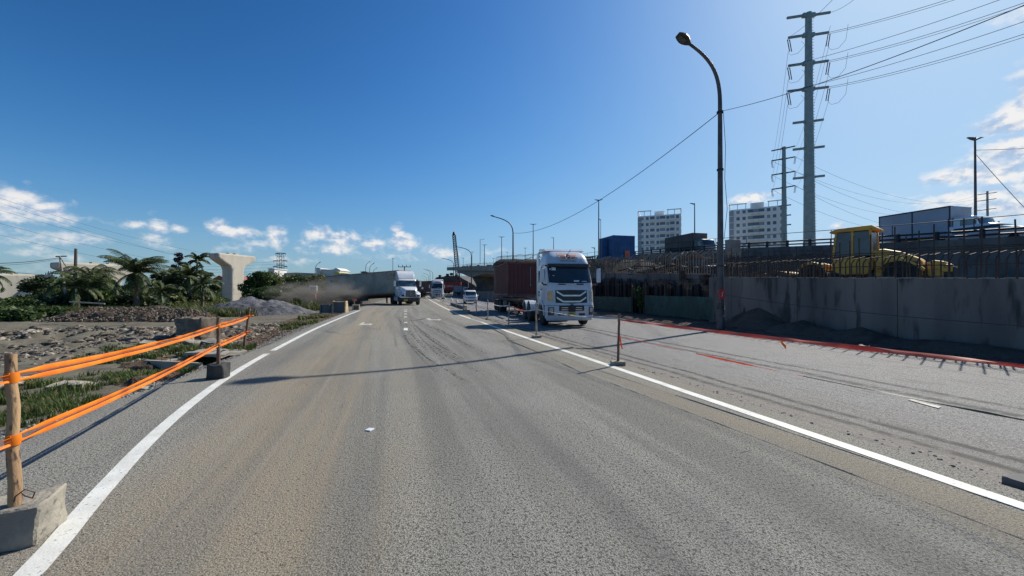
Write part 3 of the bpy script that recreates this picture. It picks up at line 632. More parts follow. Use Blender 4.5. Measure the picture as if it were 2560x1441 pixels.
# culvert with slab
t = thing('culvert', 'open concrete culvert mouth beside the asphalt, partly covered by a slab', 'culvert', (-7.95, 10.0, -.14), R(-14)); t.scale = (.75,.8,1)
MB().box((0,-.62,-.02),(2.3,.12,.34)).box((-.95,.1,-.06),(.12,1.3,.3)).build('culvert_wall', slab_con, t, bevel=.012)
MB().box((0,-.05,-.30),(2.2,1.1,.05)).build('culvert_floor', dark_con, t)
for x in (-.45, -.1, .35, .7): MB().tube([(x,-.62,.13),(x+.01,-.62,.26)], .008, 5).build('steel_bar', rust, t)
chunk('cover_slab', 'broken cover slab lying over the culvert mouth', 'slab', (-7.95, 10.75, -.03), (1.25,.8,.09), R(-16), slab_con, 22, .025)
# bundle of hoses/sticks far left in the grass
for i in range(7):
    a = G(0, 963+i*5, -.05); b = G(82-i*5, 938+i*4, -.03); mid = (a+b)/2+Vector((0,0,.06+.01*i))
    tag(MB().tube([a+Vector((-.3,0,0)), mid, b], .014+.006*(i % 2), 6).build('stick' if i % 3 else 'black_hose', wood_g if i % 3 else black_p),
        ['black hose on top of the stick bundle at the left edge','pale stick directly under the top black hose','second pale stick under the top black hose','black hose in the middle of the stick bundle','pale stick directly under the middle black hose','second pale stick under the middle black hose','black hose lying at the bottom of the stick bundle'][i], 'stick' if i % 3 else 'hose', 'sticks in the bundle behind the nearest stake' if i % 3 else 'hoses on the stick bundle')
# little steel stake and rod in the litter strip
a = G(757,781,-.2); tag(MB().tube([G(768,792,-.2), P(757,779,a.y)], .03, 6).build('steel_rod', dark_steel), 'short dark rod leaning out of the litter strip', 'rod')
a = G(670,826,-.15); tag(MB().tube([a, a+Vector((.05,0,.25))], .02, 6).tube([a+Vector((.05,0,.25)), a+Vector((.16,0,.26))], .02, 6).build('steel_rod', rust), 'tiny bent rod standing in the brown litter', 'rod')
# concrete barrier blocks beside the truck
def kblock(label, px, py, sx, rz, mat=cream_r, h=.6):
    p = G(px, py, -.1); t = thing('barrier_block', label, 'barrier', p, rz, 'concrete barriers at the junction')
    MB().box((0,0,h*.45),(sx,.12,h*.9)).build('panel', dark_con, t, bevel=.01)
    for s in (-1, 1): MB().box((s*sx/2,0,h/2),(.14,.42,h), top=.6).build('end_post', mat, t, bevel=.02)
    MB().box((0,0,h*.93),(sx,.18,.08)).build('top_rail', mat, t, bevel=.015)
    return t
kblock('long dark barrier with cream ends in front of the turning truck', 850, 783, 1.15, -.25, h=.95)
kblock('small cream barrier stub at the end of the left edge line', 890, 778, .5, .3, h=.55)
kblock('dark barrier half hidden by dust behind the long one', 815, 783, .8, -.3, dark_con, h=.7)
t = thing('warning_cone', 'orange warning marker above the small cream barrier', 'marker', G(886,776,-.1), 0)
MB().cyl((0,0,0),(0,0,.9),.025,n=6).build('stake', wood_g, t); MB().box((0,0,.93),(.34,.05,.14)).build('marker_band', signorange, t, bevel=.01)

# ---------------- stakes and tapes ----------------
def stake(label, top, bot, r, block, mat=wood, bm=block_con, brz=0, group='wooden stakes holding the tape', seed=1, knots=True):
    top = Vector(top); bot = Vector(bot); t = thing('tape_stake', label, 'stake', (bot.x, bot.y, 0), 0, group); o = Vector((bot.x, bot.y, 0))
    pts = []; rr = []; n = 14
    for i in range(n+1):
        k = i/n; p = bot.lerp(top, k)-o; j = Vector((mn.noise(Vector((k*4, seed, 0))), mn.noise(Vector((k*4, seed, 5))), 0))*r*.8*sin(pi*k)
        pts.append(p+j); rr.append(r*(1.08-.16*k)*(1+.12*mn.noise(Vector((k*14, seed, 9)))))
    MB().tube(pts, rr, 10).build('post', mat, t, smooth=True)
    if block:
        c = chunk('block', 'x', 'x', (0, 0, block[3] if len(block) > 3 else 0), block[:3], brz, bm, seed+30, min(block[:3])*.06)
        for k in ('label', 'category'): del c[k]
        c.parent = t; c.location = (block[4] if len(block) > 4 else 0, block[5] if len(block) > 5 else 0, c.location.z)
    return t
def cat(a, b, sag, n=24):
    a = Vector(a); b = Vector(b); return [a.lerp(b, i/n)-Vector((0,0,sag*4*(i/n)*(1-i/n))) for i in range(n+1)]
def ribbon(mb, pts, wd, tw=0, t0=0, gap=0):
    rows = []; L_ = len(pts)
    for i, p in enumerate(pts):
        t = (pts[min(i+1, L_-1)]-pts[max(0, i-1)]).normalized(); sd_ = t.cross(Vector((0,0,1))).normalized(); up = sd_.cross(t)
        a = t0+tw*i/(L_-1)+.12*sin(i*.9)+.5*mn.noise(Vector((i*.7, wd*50+tw, t0*9))); k = 1 if 1 < i < L_-2 else .55
        d = (up*cos(a)+sd_*sin(a))*wd/2*k; rows.append([p+d, p+d*.3+sd_*.004, p-d*.3+sd_*.004, p-d])
    mb.grid(rows)
def tape(label, a, b, sag, wd, tw=.3, mat=orange_t, double=True, group=None, n=30, t0=.1):
    t = thing('barrier_tape', label, 'tape', (0,0,0), 0, group)
    pts = cat(a, b, sag, n); mb = MB()
    if double:
        ribbon(mb, [p+Vector((0,0,wd*(.27+.04*sin(i*.6)))) for i, p in enumerate(pts)], wd*.42, tw, t0); ribbon(mb, [p-Vector((0,0,wd*.28)) for p in pts], wd*.42, -tw, -t0)
        mb.build('strand', mat, t, solid=.0008, auto=False)
        m2 = MB(); ribbon(m2, [p+Vector((0,.004,0)) for p in pts], wd*.13, 0, 0); m2.build('fold', purple_t, t, auto=False)
    else: ribbon(mb, pts, wd, tw, t0); mb.build('strand', mat, t, solid=.0008, auto=False)
    return t
A_t, A_b = Vector((-3.43,2.74,1.263)), Vector((-3.345,2.70,.25))
B_t, B_b = P(546,794,7.75), Vector((-5.68,7.75,.2))
C_t, C_b = P(624,770,11.3), Vector((-7.56,11.25,-.15))
stake('pale thick stake in the concrete block at the left front, nearest the camera', A_t, A_b, .031, (.44,.34,.27,0,-.075,.015), brz=R(27), seed=1)
stake('brown stake set in a black bucket-like block on the left shoulder', B_t, B_b, .032, (.29,.26,.28), wood_d, bucket_m, .1, seed=2)
stake('leaning brown stake in the grass, farthest of the orange-taped ones', C_t, C_b, .034, None, wood_d, seed=3)
t = thing('tie_wire', 'rusty bent wire loop tied to the foot of the nearest stake', 'wire', (A_b.x, A_b.y, .27))
MB().tube([(.02,-.02,.02),(.05,-.04,.06),(.09,-.02,.10),(.11,.02,.06),(.07,.04,.01),(.03,.03,.03),(.02,.0,.08)], .0045, 5).build('loop', rust, t, smooth=True)
def on(t_, b_, z): k = (z-b_.z)/(t_.z-b_.z); return b_.lerp(t_, k)
zA1, zA2 = HC-(945-HY)/FP*2.72, HC-(1100-HY)/FP*2.71
zB1, zB2 = HC-(815-HY)/FP*7.75, HC-(862-HY)/FP*7.75
zC1, zC2 = HC-(791-HY)/FP*11.3, HC-(831-HY)/FP*11.3
f = Vector((.02,-.035,0))
D = Vector((-2.9,-.9,1.1))
tape('upper orange tape from the nearest stake to the stake in the black block', on(A_t,A_b,zA1)+f, on(B_t,B_b,zB1)+f, .045, .09, .5, group='orange tapes on the left')
tape('lower orange tape from the nearest stake to the stake in the black block', on(A_t,A_b,zA2)+f, on(B_t,B_b,zB2)+f, .04, .086, .4, group='orange tapes on the left')
tape('upper orange tape between the black-block stake and the leaning stake', on(B_t,B_b,zB1)+f, on(C_t,C_b,zC1)+f, .02, .11, .9, group='orange tapes on the left')
tape('lower orange tape between the black-block stake and the leaning stake', on(B_t,B_b,zB2)+f, on(C_t,C_b,zC2)+f, .01, .11, .8, group='orange tapes on the left')
tape('upper orange tape leaving the frame left of the nearest stake', D+Vector((0,0,.02)), on(A_t,A_b,zA1)+f, .03, .08, .6, group='orange tapes on the left')
tape('lower orange tape leaving the frame left of the nearest stake', D-Vector((0,0,.5)), on(A_t,A_b,zA2)+f, .03, .085, .6, group='orange tapes on the left')
for nm, (tt, bb_, z, r) in {'nearest':(A_t,A_b,zA1,.034),'nearest lower':(A_t,A_b,zA2,.035),'black-block':(B_t,B_b,zB1,.034),'black-block lower':(B_t,B_b,zB2,.034),'leaning':(C_t,C_b,zC1,.045),'leaning lower':(C_t,C_b,zC2,.045)}.items():
    c = on(tt, bb_, z); kk = MB(); kk.tube([c-Vector((0,0,.035)), c, c+Vector((0,0,.035))], [r, r*1.15, r], 12)
    if 'leaning' in nm: kk.beam(c+Vector((.03,0,0)), c+Vector((.17,-.05,.03)), .05, .02)
    tag(kk.build('tape_knot', orange_t, smooth=True), 'orange tape wrapped around the %s of the %s stake' % (('lower half' if 'lower' in nm else 'upper half'), nm.replace(' lower','')), 'tape', 'tape wraps on the stakes')
# right row
RS = [(1548,785,9.1,.028),(1340,757,14.3,.03),(1273,756,19.0,.03),(1219,748,24.6,.03),(1191,752,28.5,.035),(1159,750,34,.035),(1141,747,40,.04),(1128,746,48,.04),(1109,744,58,.04)]
names = ['brown stake with two tapes on a small block, nearest of the right row','crooked pale stake on a pale block in front of the cab','white stake in front of the maroon container','pale stake just left of the maroon container wheels','thin stake with a dangling tape end right of the white van','dark stake tied with rubbish left of the white van','short pale stake beside the concrete kerb block','thin stake behind the concrete kerb block','farthest small stake before the blue-white truck']
rp_ = []
for i, (px, pt, Zd, r) in enumerate(RS):
    tp = P(px, pt, Zd); gz_ = -.012+LOW*ss(tp.x-(xR(Zd)+.3), .1, 1.1); bz = gz_; b0 = Vector((tp.x+(.02 if i % 2 else -.03), Zd, bz)); rp_.append((tp, b0))
    stake(names[i], tp, b0, r, (.30,.22,.10,bz) if i in (0,1,3,5) else None, wood_d if i == 0 else wood_g, slab_con if i != 0 else block_con, .3*i, 'stakes of the right tape row', seed=10+i)
nx0 = Vector((4.52,3.44,1.16)); nb0 = Vector((4.52,3.44,-.08))
stake('stake just outside the right edge of the frame', nx0, nb0, .028, (.24,.20,.10,-.05,-.02,.05), wood_d, dark_con, .2, 'stakes of the right tape row', seed=44)
def onr(i, z): return on(rp_[i][0], rp_[i][1], z)
zr = [1.06,1.02,.98,1.0,.85,.9,.85,.85,.85]
for i in range(8):
    a = onr(i, zr[i]); b = onr(i+1, zr[i+1]); 
    tape('whitish slack tape between stake %s and the next one beyond it' % ['with two tapes','on the pale block','before the container','left of the container wheels','right of the van','left of the van','by the kerb block','behind the kerb block'][i],
         a, b, [.06,.14,.12,.22,.28,.3,.3,.3][i], [.05,.05,.06,.06,.07,.07,.08,.08][i], 2.5, white_t, False, 'slack pale tapes of the right row')
a = onr(1, 1.0); b = onr(2, .97)
tape('red middle part of the slack tape before the cab wheels', a.lerp(b,.35)-Vector((0,.02,.125)), a.lerp(b,.98)-Vector((0,.02,.01)), .01, .055, 1.2, red_t, False, 'slack pale tapes of the right row')
tape('long thin red tape strung waist high along the side road from the nearest right stake', onr(0, 1.03), nx0-Vector((0,0,.125)), .012, .062, .22, red_t, False, 'red tapes on the right', t0=-.9)
a, b = onr(0, .66), nx0-Vector((0,0,.60)); pts = cat(a, b, .03, 40)
def sub(label, i0, i1, wd, mat, tw): 
    t = thing('barrier_tape', label, 'tape', (0,0,0), 0, 'red tapes on the right'); mb = MB(); ribbon(mb, pts[i0:i1+1], wd, tw, .2); mb.build('strand', mat, t, solid=.0008, auto=False)
sub('pink upper end of the lower right tape near the stake', 0, 13, .018, red_t, 2); sub('clear twisted stretch of the lower right tape', 13, 15, .006, white_t, 1)
sub('red middle stretch of the lower right tape', 15, 27, .036, red_t, 1.2); sub('dark twisted stretch of the lower right tape', 27, 40, .022, M('tape_dark', (.10,.11,.08), (.05,.055,.04), .6, scale=6), 3)
t = thing('tape_knot', 'fluttering orange end tied halfway along the long thin red tape', 'tape', P(1950,856,5.05)); mb = MB(); mb.grid([[(0,0,.02),(.025,.01,.03)],[(.015,0,-.02),(.045,.01,-.01)],[(.035,-.01,-.05),(.075,0,-.045)],[(.05,-.01,-.075),(.07,0,-.09)]]); mb.build('loose_end', orange_t, t, solid=.001, auto=False)
t = thing('tape_knot', 'orange knot on the red tape at the right edge of the photo', 'tape', P(2553,915,3.55)); MB().box((0,0,0),(.03,.03,.03)).build('loose_end', orange_t, t, bevel=.008)
t = thing('tape_knot', 'red tape end hanging down the nearest right stake', 'tape', onr(0,.66)); mb = MB(); mb.grid([[(-.0,-.03,0),(.03,-.03,0)],[(.02,-.03,-.14),(.055,-.03,-.14)],[(.05,-.03,-.28),(.09,-.03,-.30)]]); mb.build('loose_end', red_t, t, solid=.001, auto=False)
t = thing('tape_knot', 'pale frayed tape knot on top of the nearest right stake', 'tape', onr(0,1.06)); mb = MB()
for k in range(6): mb.tube([(0,0,0),(.03*cos(k),-.03,.02*sin(k*2)),(.07*cos(k*1.3),-.03,-.04*abs(sin(k))-.02)], .005, 4)
mb.build('loose_end', white_t, t)
# broken kerb block at the median of the right road
kb = thing('kerb_block', 'long rough concrete kerb ending in a broken pale end beside the edge line', 'kerb', (xR(36)+1.6, 36, LOW), atan2(1, -.26)-pi)
MB().box((-5.5,0,.18),(11,.35,.42)).build('kerb_body', dark_con, kb, bevel=.04); MB().box((.12,0,.2),(.25,.45,.5), top=.7).build('broken_end', cream_r, kb, bevel=.03)
MB().box((.55,.1,.05),(.8,.5,.12)).box((.9,-.15,.08),(.3,.4,.18)).build('rubble_foot', slab_con, kb, bevel=.02)
# ---------------- retaining wall with rebars ----------------
WT = [(0,1.72),(11.5,2.03),(22.6,2.42),(40,3.25),(60,4.8),(80,6.3),(92,7.1)]
hW = lambda y: lerp_tab(WT, y)
t = thing('retaining_wall', 'long new concrete retaining wall in shade, bristling with rusty rebars', 'wall', (0,0,0))
mb = MB(); y = 3.0
while y < 22.5:
    y2 = min(22.6, y+3.6); x0, x1 = xW(y+.02), xW(y2-.02); n = 6; rows = []
    vs = []
    for (yy, xx) in ((y+.012, xW(y+.012)), (y2-.012, xW(y2-.012))):
        for dx_ in (0, .34): vs += [(xx+dx_, yy, -.4), (xx+dx_, yy, hW(yy))]
    mb.add(vs, [(0,1,5,4),(2,6,7,3),(1,3,7,5),(0,4,6,2),(0,2,3,1),(4,5,7,6)]); y = y2
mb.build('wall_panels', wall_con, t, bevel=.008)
rnd = random.Random(5); mb = MB(); y = 3.2
while y < 22.5:
    ln = rnd.uniform(.1,.5); mb.box((xW(y)+.17, y, hW(y)+.012), (.3, ln, .03+.03*rnd.random())); y += rnd.uniform(.2,.8)
mb.build('wall_crest', slab_con, t)
mb = MB(); y = 4.2
while y < 22:
    for zz in (.55, 1.25): 
        mb.cyl((xW(y)-.002, y, zz+.03*y), (xW(y)+.03, y, zz+.03*y), .022, n=8)
    y += 1.2
mb.build('form_tie_holes', dark_con, t)
# front row of bent bars, back row of tall bars
bars = []
def bent(y, xo, h, hook, r=.011, mb=None):
    b = Vector((xW(y)+xo, y, hW(y)-.06)); q = Vector((rnd.uniform(-.03,.03), rnd.uniform(-.03,.03), 0))
    p = [b, b+Vector((0,0,h*.72))+q, b+Vector((hook*.35,0,h*.93))+q, b+Vector((hook,0,h))+q*2]
    return p
bl = []; y = 4.5
while y < 22.5:
    bl.append((y, 'f')); y += .20
y = 4.4
while y < 22.5: bl.append((y, 't')); y += .36
def barmesh(mb, y, k):
    if k == 'f': mb.tube(bent(y, .06, .86+rnd.uniform(-.04,.04), .34), .021, 5)
    else:
        h = (1.55+.5*ss(20-y, 0, 12))*rnd.uniform(.82, 1.05); b = Vector((xW(y)+.28, y, hW(y)-.05)); mb.tube([b, b+Vector((rnd.uniform(-.03,.03), rnd.uniform(-.03,.03), h))], .021, 5)
bl.sort(key=lambda a: a[0])
for y, k in bl[:98]: m_ = MB(); barmesh(m_, y, k); m_.build('rebar', rebar_m, t)
m_ = MB()
for y, k in bl[98:]: barmesh(m_, y, k)
for xo_ in (.75, 1.5):
    y = 17.3
    while y < 22.5: m_.tube(bent(y, xo_, 1.15+rnd.uniform(-.06,.06), .34), .02, 4); y += .15
o = m_.build('rebar_rows', rebar_m, t); o['kind'] = 'stuff'
for nm, xo, dz in (('rebar_tie', .08, .84), ('rebar_tie', .30, .92), ('rebar_tie', .09, .42)):
    MB().tube([(xW(y)+xo, y, hW(y)+dz+.015*sin(y*3)) for y in [4.5+i*.6 for i in range(31)]], .017, 5).build(nm, rebar_m, t)
# the recessed stretch behind the sheet fence and the ramp further on
t = thing('ramp_wall', 'older stretch of ramp wall behind the green sheets, with dense rebar rows', 'wall', (0,0,0))
mb = MB(); y = 20.5
while y < 92:
    y2 = min(92, y+4); 
    vs = []
    for yy in (y+.015, y2-.015):
        xx = xW(yy)+1.2+max(0, yy-60)*.02
        for dx_ in (0, .4): vs += [(xx+dx_, yy, -.4), (xx+dx_, yy, hW(yy)+.2)]
    mb.add(vs, [(0,1,5,4),(2,6,7,3),(1,3,7,5),(0,4,6,2),(0,2,3,1),(4,5,7,6)]); y = y2
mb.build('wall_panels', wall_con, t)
m_ = MB(); cnt = 0; y = 22.0
sp_ = []
while y < 90: sp_.append(y); y += .24 if y < 45 else .8
for i, y in enumerate(sp_):
    xx = xW(y)+1.25+max(0, y-60)*.02; b = Vector((xx, y, hW(y)+.15)); q = Vector((rnd.uniform(-.05,.05), rnd.uniform(-.05,.05), 0)); h = 1.5+rnd.uniform(-.1,.1)
    one = MB() if i < 95 else m_
    if y < 60: one.tube([b, b+q+Vector((0,0,h*.8)), b+q+Vector((.4,0,h))], .034, 5)
    else: one.tube([b, b+q+Vector((0,0,h*1.3)), b+q+Vector((.9,0,h*1.45))], .022, 4)
    if i < 95: one.build('rebar', pale_bar, t)
o = m_.build('rebar_rows', rebar_m, t); o['kind'] = 'stuff'
MB().tube([(xW(y)+1.68+max(0,y-60)*.02, y, hW(y)+1.1+.04*sin(y)) for y in range(22, 91)], .035, 5).build('rebar_tie', rebar_m, t)
# fill between the walls
mb = MB(); rows = []
for j in range(60):
    y = 6+j*1.5; row = []
    for i in range(14):
        x = xW(y)+(.34 if y < 22.6 else 1.6)+i*1.15; e = 1 if i else .0
        base = 1.35+.03*max(0,y-10)+(2.35*ss(y, 28, 39)+.05*max(0, y-38))*ss(xW(y)+9.5-x, 0, 3.5)
        zz = min(base, hW(y)-.12) if i == 0 else (base*.5+.5*min(base, hW(y)+.5) if i == 1 else base)
        row.append((x, y, zz+.14*mn.noise(Vector((x*.7, y*.7, 1)))*e+.1*mn.noise(Vector((x*2.2, y*2.2, 3)))*e))
    rows.append(row)
mb.grid(rows); struct(mb.build('embankment', dirt('dark_fill', [(.055,.045,.038), (.04,.034,.03), (.075,.06,.05), (.03,.025,.022)], (1.2, 5, 18), 1.0, .08), smooth=True, auto=False), label='dark construction fill between the wall and the viaduct')
# ---------------- green corrugated sheet fence with chain-link ----------------
def sheetfence(label, y0, y1, h, gap=None):
    t = thing('sheet_fence', label, 'fence', (xW(y0), y0, -.06), 0, 'green sheet fences at the roadside'); L_ = (y1-y0)*1.03; mb = MB(); n = int(L_/.05); rows = []
    for i in range(n+1):
        s = i/n*L_; a = (0, .022, .022, 0)[i % 4]; yy = s/1.03; px_ = -.247*yy-a; top = h+.04*mn.noise(Vector((yy*.6, 3, y0))); rows.append([(px_, yy, .05+.06*mn.noise(Vector((yy, 1, 0)))), (px_+.05*mn.noise(Vector((yy*.5,8,0))), yy, top)])
    mb.grid(rows); mb.build('corrugated_sheet', green_s, t, solid=.002, auto=False)
    k = 0.0; pm = []
    while k <= y1-y0+.01:
        MB().tube([(-.247*k+.06, k, -.1), (-.247*k+.06, k, 2.35)], .03, 6).build('post', wood_d, t); k += (y1-y0)/max(1, round((y1-y0)/2.2))
    # chain-link mesh of crossing wires above the sheets
    m2 = MB(); s = -1.2
    while s < (y1-y0):
        for sg in (1, -1):
            a0 = s if sg > 0 else s+1.1; a1 = s+1.1 if sg > 0 else s; z0_, z1_ = h-.05, h+1.0
            def cl(a, z, b, zz):
                return a, z, b, zz
            if min(a0, a1) < 0 or max(a0, a1) > y1-y0: continue
            m2.tube([(-.247*a0+.05, a0, z0_), (-.247*a1+.05, a1, z1_)], .004, 3, cap=False)
        s += .11
    m2.build('chain_link', dark_steel, t)
    MB().tube([(-.247*q+.05, q, h+1.0+.03*sin(q*2)) for q in [i*(y1-y0)/12 for i in range(13)]], .018, 5).build('top_rail', rust, t)
    return t
sheetfence('green corrugated sheets just left of the lamp post, under chain-link', 22.3, 28.8, 1.38)
sheetfence('green corrugated sheets beside the cab mirror, left of the gap with weeds', 30.6, 39.0, 1.22)
# wooden posts / old forms between fence and ramp wall
timber_m = M('dark_timber', (.05,.042,.038), (.03,.026,.025), .9, scale=3, stretch=(1,1,.2))
t = thing('timber_pile', 'dark upright timber boards leaning behind the green sheets', 'timber', (0,0,0)); rnd = random.Random(9)
for i in range(90):
    y = 22.3+i*.19; x = xW(y)+.45+.6*rnd.random(); h = rnd.uniform(2.0, 2.55)+.006*i; MB().box((x, y, h/2-.2), (.06, rnd.uniform(.35,.6), h), .1*rnd.uniform(-1,1)).build('board', timber_m if i % 3 else rust, t)
for i, (y, h, w_) in enumerate(((35.5, 3.05, .5), (24.2, 2.85, .7), (26.2, 3.2, .3))):
    tag(MB().box((xW(y)+.9, y, h/2-.2), (.3, w_, h)).build('steel_column', rust, bevel=.02), ['tall rusty column standing behind the left green sheets','wide dark column behind the right green sheets','narrow tall rusty column beside the wide dark one'][i], 'column')

# ---------------- viaduct with railing ----------------
HV = [(8,4.9),(18,5.3),(25.7,5.72),(32,6.1),(49,7.35),(65,8.3),(100,9.6),(200,10.2),(300,10.2)]
xV = lambda y: 39.2-.247*y; hV = lambda y: lerp_tab(HV, y)
t = thing('viaduct', 'dark raised approach road with steel railing behind the yellow loader', 'viaduct', (0,0,0))
ys = [8+i*4 for i in range(15)]+[75,90,110,140,180,230,280]
def sec(dx, top, bot):
    mb = MB(); rows = [[(xV(y)+dx[0], y, hV(y)+bot if bot > -50 else -.4), (xV(y)+dx[0], y, hV(y)+top), (xV(y)+dx[1], y, hV(y)+top), (xV(y)+dx[1], y, hV(y)+bot if bot > -50 else -.4)] for y in ys]
    mb.loft(rows, closed=True); return mb
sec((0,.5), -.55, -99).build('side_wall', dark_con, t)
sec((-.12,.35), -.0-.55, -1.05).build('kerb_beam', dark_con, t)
sec((.5,15), -.95, -1.6).build('deck', concrete, t)
sec((15,15.4), -.2, -1.9).build('far_parapet', concrete, t)
for dz in (-.32, 0.0): MB().tube([(xV(y)+.1, y, hV(y)+dz) for y in ys], .075, 8).build('rail', dark_steel, t)
MB().tube([(xV(y)+.1, y, hV(y)+.85) for y in ys], .03, 6).build('top_rail', dark_steel, t)
k = 0
y = 18.0
while y < 95: 
    MB().box((xV(y)+.1, y, hV(y)-.25), (.18,.22,.7)).build('rail_post', dark_steel, t); 
    if k % 2 == 0: MB().tube([(xV(y)+.1, y+.5, hV(y)), (xV(y)+.1, y+.5, hV(y)+.87)], .03, 5).build('upper_post', dark_steel, t)
    y += 2.4; k += 1

# ---------------- box girder bridge under construction ----------------
def xB(y): return -4.1-.348*(y-92)
def hB(y): return 7.1+.051*(y-92)
t = thing('unfinished_bridge', 'unfinished concrete box girder bridge ending in mid air above the side road', 'bridge', (0,0,0))
ys2 = [78+i*3 for i in range(25)]
def secB(dx, dz): 
    mb = MB(); rows = []
    for y in ys2:
        if y > dz[2]: continue
        rows.append([(xB(y)+dx[0], y, hB(y)+dz[1](y) if callable(dz[1]) else hB(y)+dz[1]), (xB(y)+dx[0], y, hB(y)+dz[0]), (xB(y)+dx[1], y, hB(y)+dz[0]), (xB(y)+dx[1], y, hB(y)+dz[1](y) if callable(dz[1]) else hB(y)+dz[1])])
    mb.loft(rows); return mb
secB((0,12), (0,-.75,151)).build('deck_slab', concrete, t)
secB((-.15,.25), (.25,-.95,151)).build('edge_beam', concrete, t)
arch = lambda y: -1.75-1.15*exp(-((y-119)/9)**2)-1.6*ss(97-y, 0, 18)
secB((1.2,10.8), (-.7,arch,139)).build('box_girder', concrete, t)
for yy in (119, 84): MB().loft([[(xB(yy)+3-k, yy-1.6, z), (xB(yy)+9+k, yy-1.6, z), (xB(yy)+9+k, yy+1.6, z), (xB(yy)+3-k, yy+1.6, z)] for z, k in ((-.4,0),(hB(yy)-5.2,0),(hB(yy)-2.7,1.4))]).build('pier', dark_con, t)
rnd = random.Random(12); n = 0
for i in range(95):
    y = 78.5+i*.76; m1 = MB(); h = 1.15*rnd.uniform(.8, 1.1)*(1 if y < 120 else .65); m1.tube([(xB(y)+.05, y, hB(y)+.1), (xB(y)-.25, y, hB(y)+h)], .028, 4)
    if y > 124 and i % 3: continue
    m1.build('rebar', rebar_m, t)
MB().tube([(xB(y)-.2, y, hB(y)+.85) for y in ys2], .03, 5).build('rebar_tie', rebar_m, t)
m1 = MB()
for i in range(26): y = 80+i*2.3; m1.box((xB(y)+2+rnd.random()*3, y, hB(y)+.3), (rnd.uniform(.3,1.5), rnd.uniform(.3,1.2), rnd.uniform(.3,.8)))
m1.build('deck_clutter', dark_con, t)
# approach mass under the far bridge and the dark unfinished segment left of it
t = thing('bridge_segment', 'dark unfinished bridge segment with lumpy top left of the box girder', 'bridge', (0,0,0))
pts = [(1070,716),(1080,704),(1092,693),(1110,692),(1112,690),(1145,690),(1160,699),(1185,712),(1200,728),(1070,728)]
mb = MB(); a = [P(px, py, 165) for px, py in pts]; mb.add([p for p in a]+[p+Vector((10,14,0)) for p in a], [tuple(range(len(a)))]+[(i, (i+1) % len(a), len(a)+(i+1) % len(a), len(a)+i) for i in range(len(a))]); mb.build('segment_body', dark_con, t)
m1 = MB()
for px, py, ww in ((1119,688,6),(1129,686,7),(1100,691,5),(1141,690,6)): p = P(px, py, 164); m1.box(p, (ww*.165, 2, 1.0))
m1.build('machinery', dark_steel, t)
mb = MB()
for i in range(4): p0 = P(1112+i*10, 708-i*0, 163.5); mb.box(p0, (1.2, .5, 1.6))
mb.build('recess', black_p, t)

# ---------------- concrete T-piers ----------------
def tpier(label, x, y, ztop, w_, stem, rz, zb, capd=2.6):
    t = thing('bridge_pier', label, 'pier', (x, y, zb), rz, 'new hammerhead piers'); H_ = ztop-zb; hw = w_/2; st = stem/2
    prof = [(-hw,H_),(-hw,H_-1.0),(-hw*.72,H_-1.75),(-st-.35,H_-2.5),(-st,H_-3.3),(-st,0),(st,0),(st,H_-3.3),(st+.35,H_-2.5),(hw*.72,H_-1.75),(hw,H_-1.0),(hw,H_)]
    MB().prism(prof, -capd/2, capd/2).build('hammerhead_stem', pier_con, t, bevel=.28)
    for s in (-.35, .25): MB().box((s*w_*.3, 0, H_+.15), (.9,.8,.3)).build('bearing_block', pier_con, t, bevel=.03)
    for k in range(1, 4): MB().box((0, 0, H_-4.2-k*2.0), (stem+.012, capd+.012, .03)).build('pour_joint', concrete, t)
    return t
tpier('tall concrete hammerhead pier behind the grey gravel pile', -58.6, 84, 9.15, 8.9, 2.9, R(78), -.8, 2.6)
tpier('wide concrete pier cap half hidden behind the coconut palm', -72.5, 71, 6.3, 12.5, 4.0, R(70), -.8, 2.8)
tpier('pale pier cap low at the left edge behind the trees', -77.5, 61, 4.2, 9.5, 3.4, R(66), -.8, 2.8)

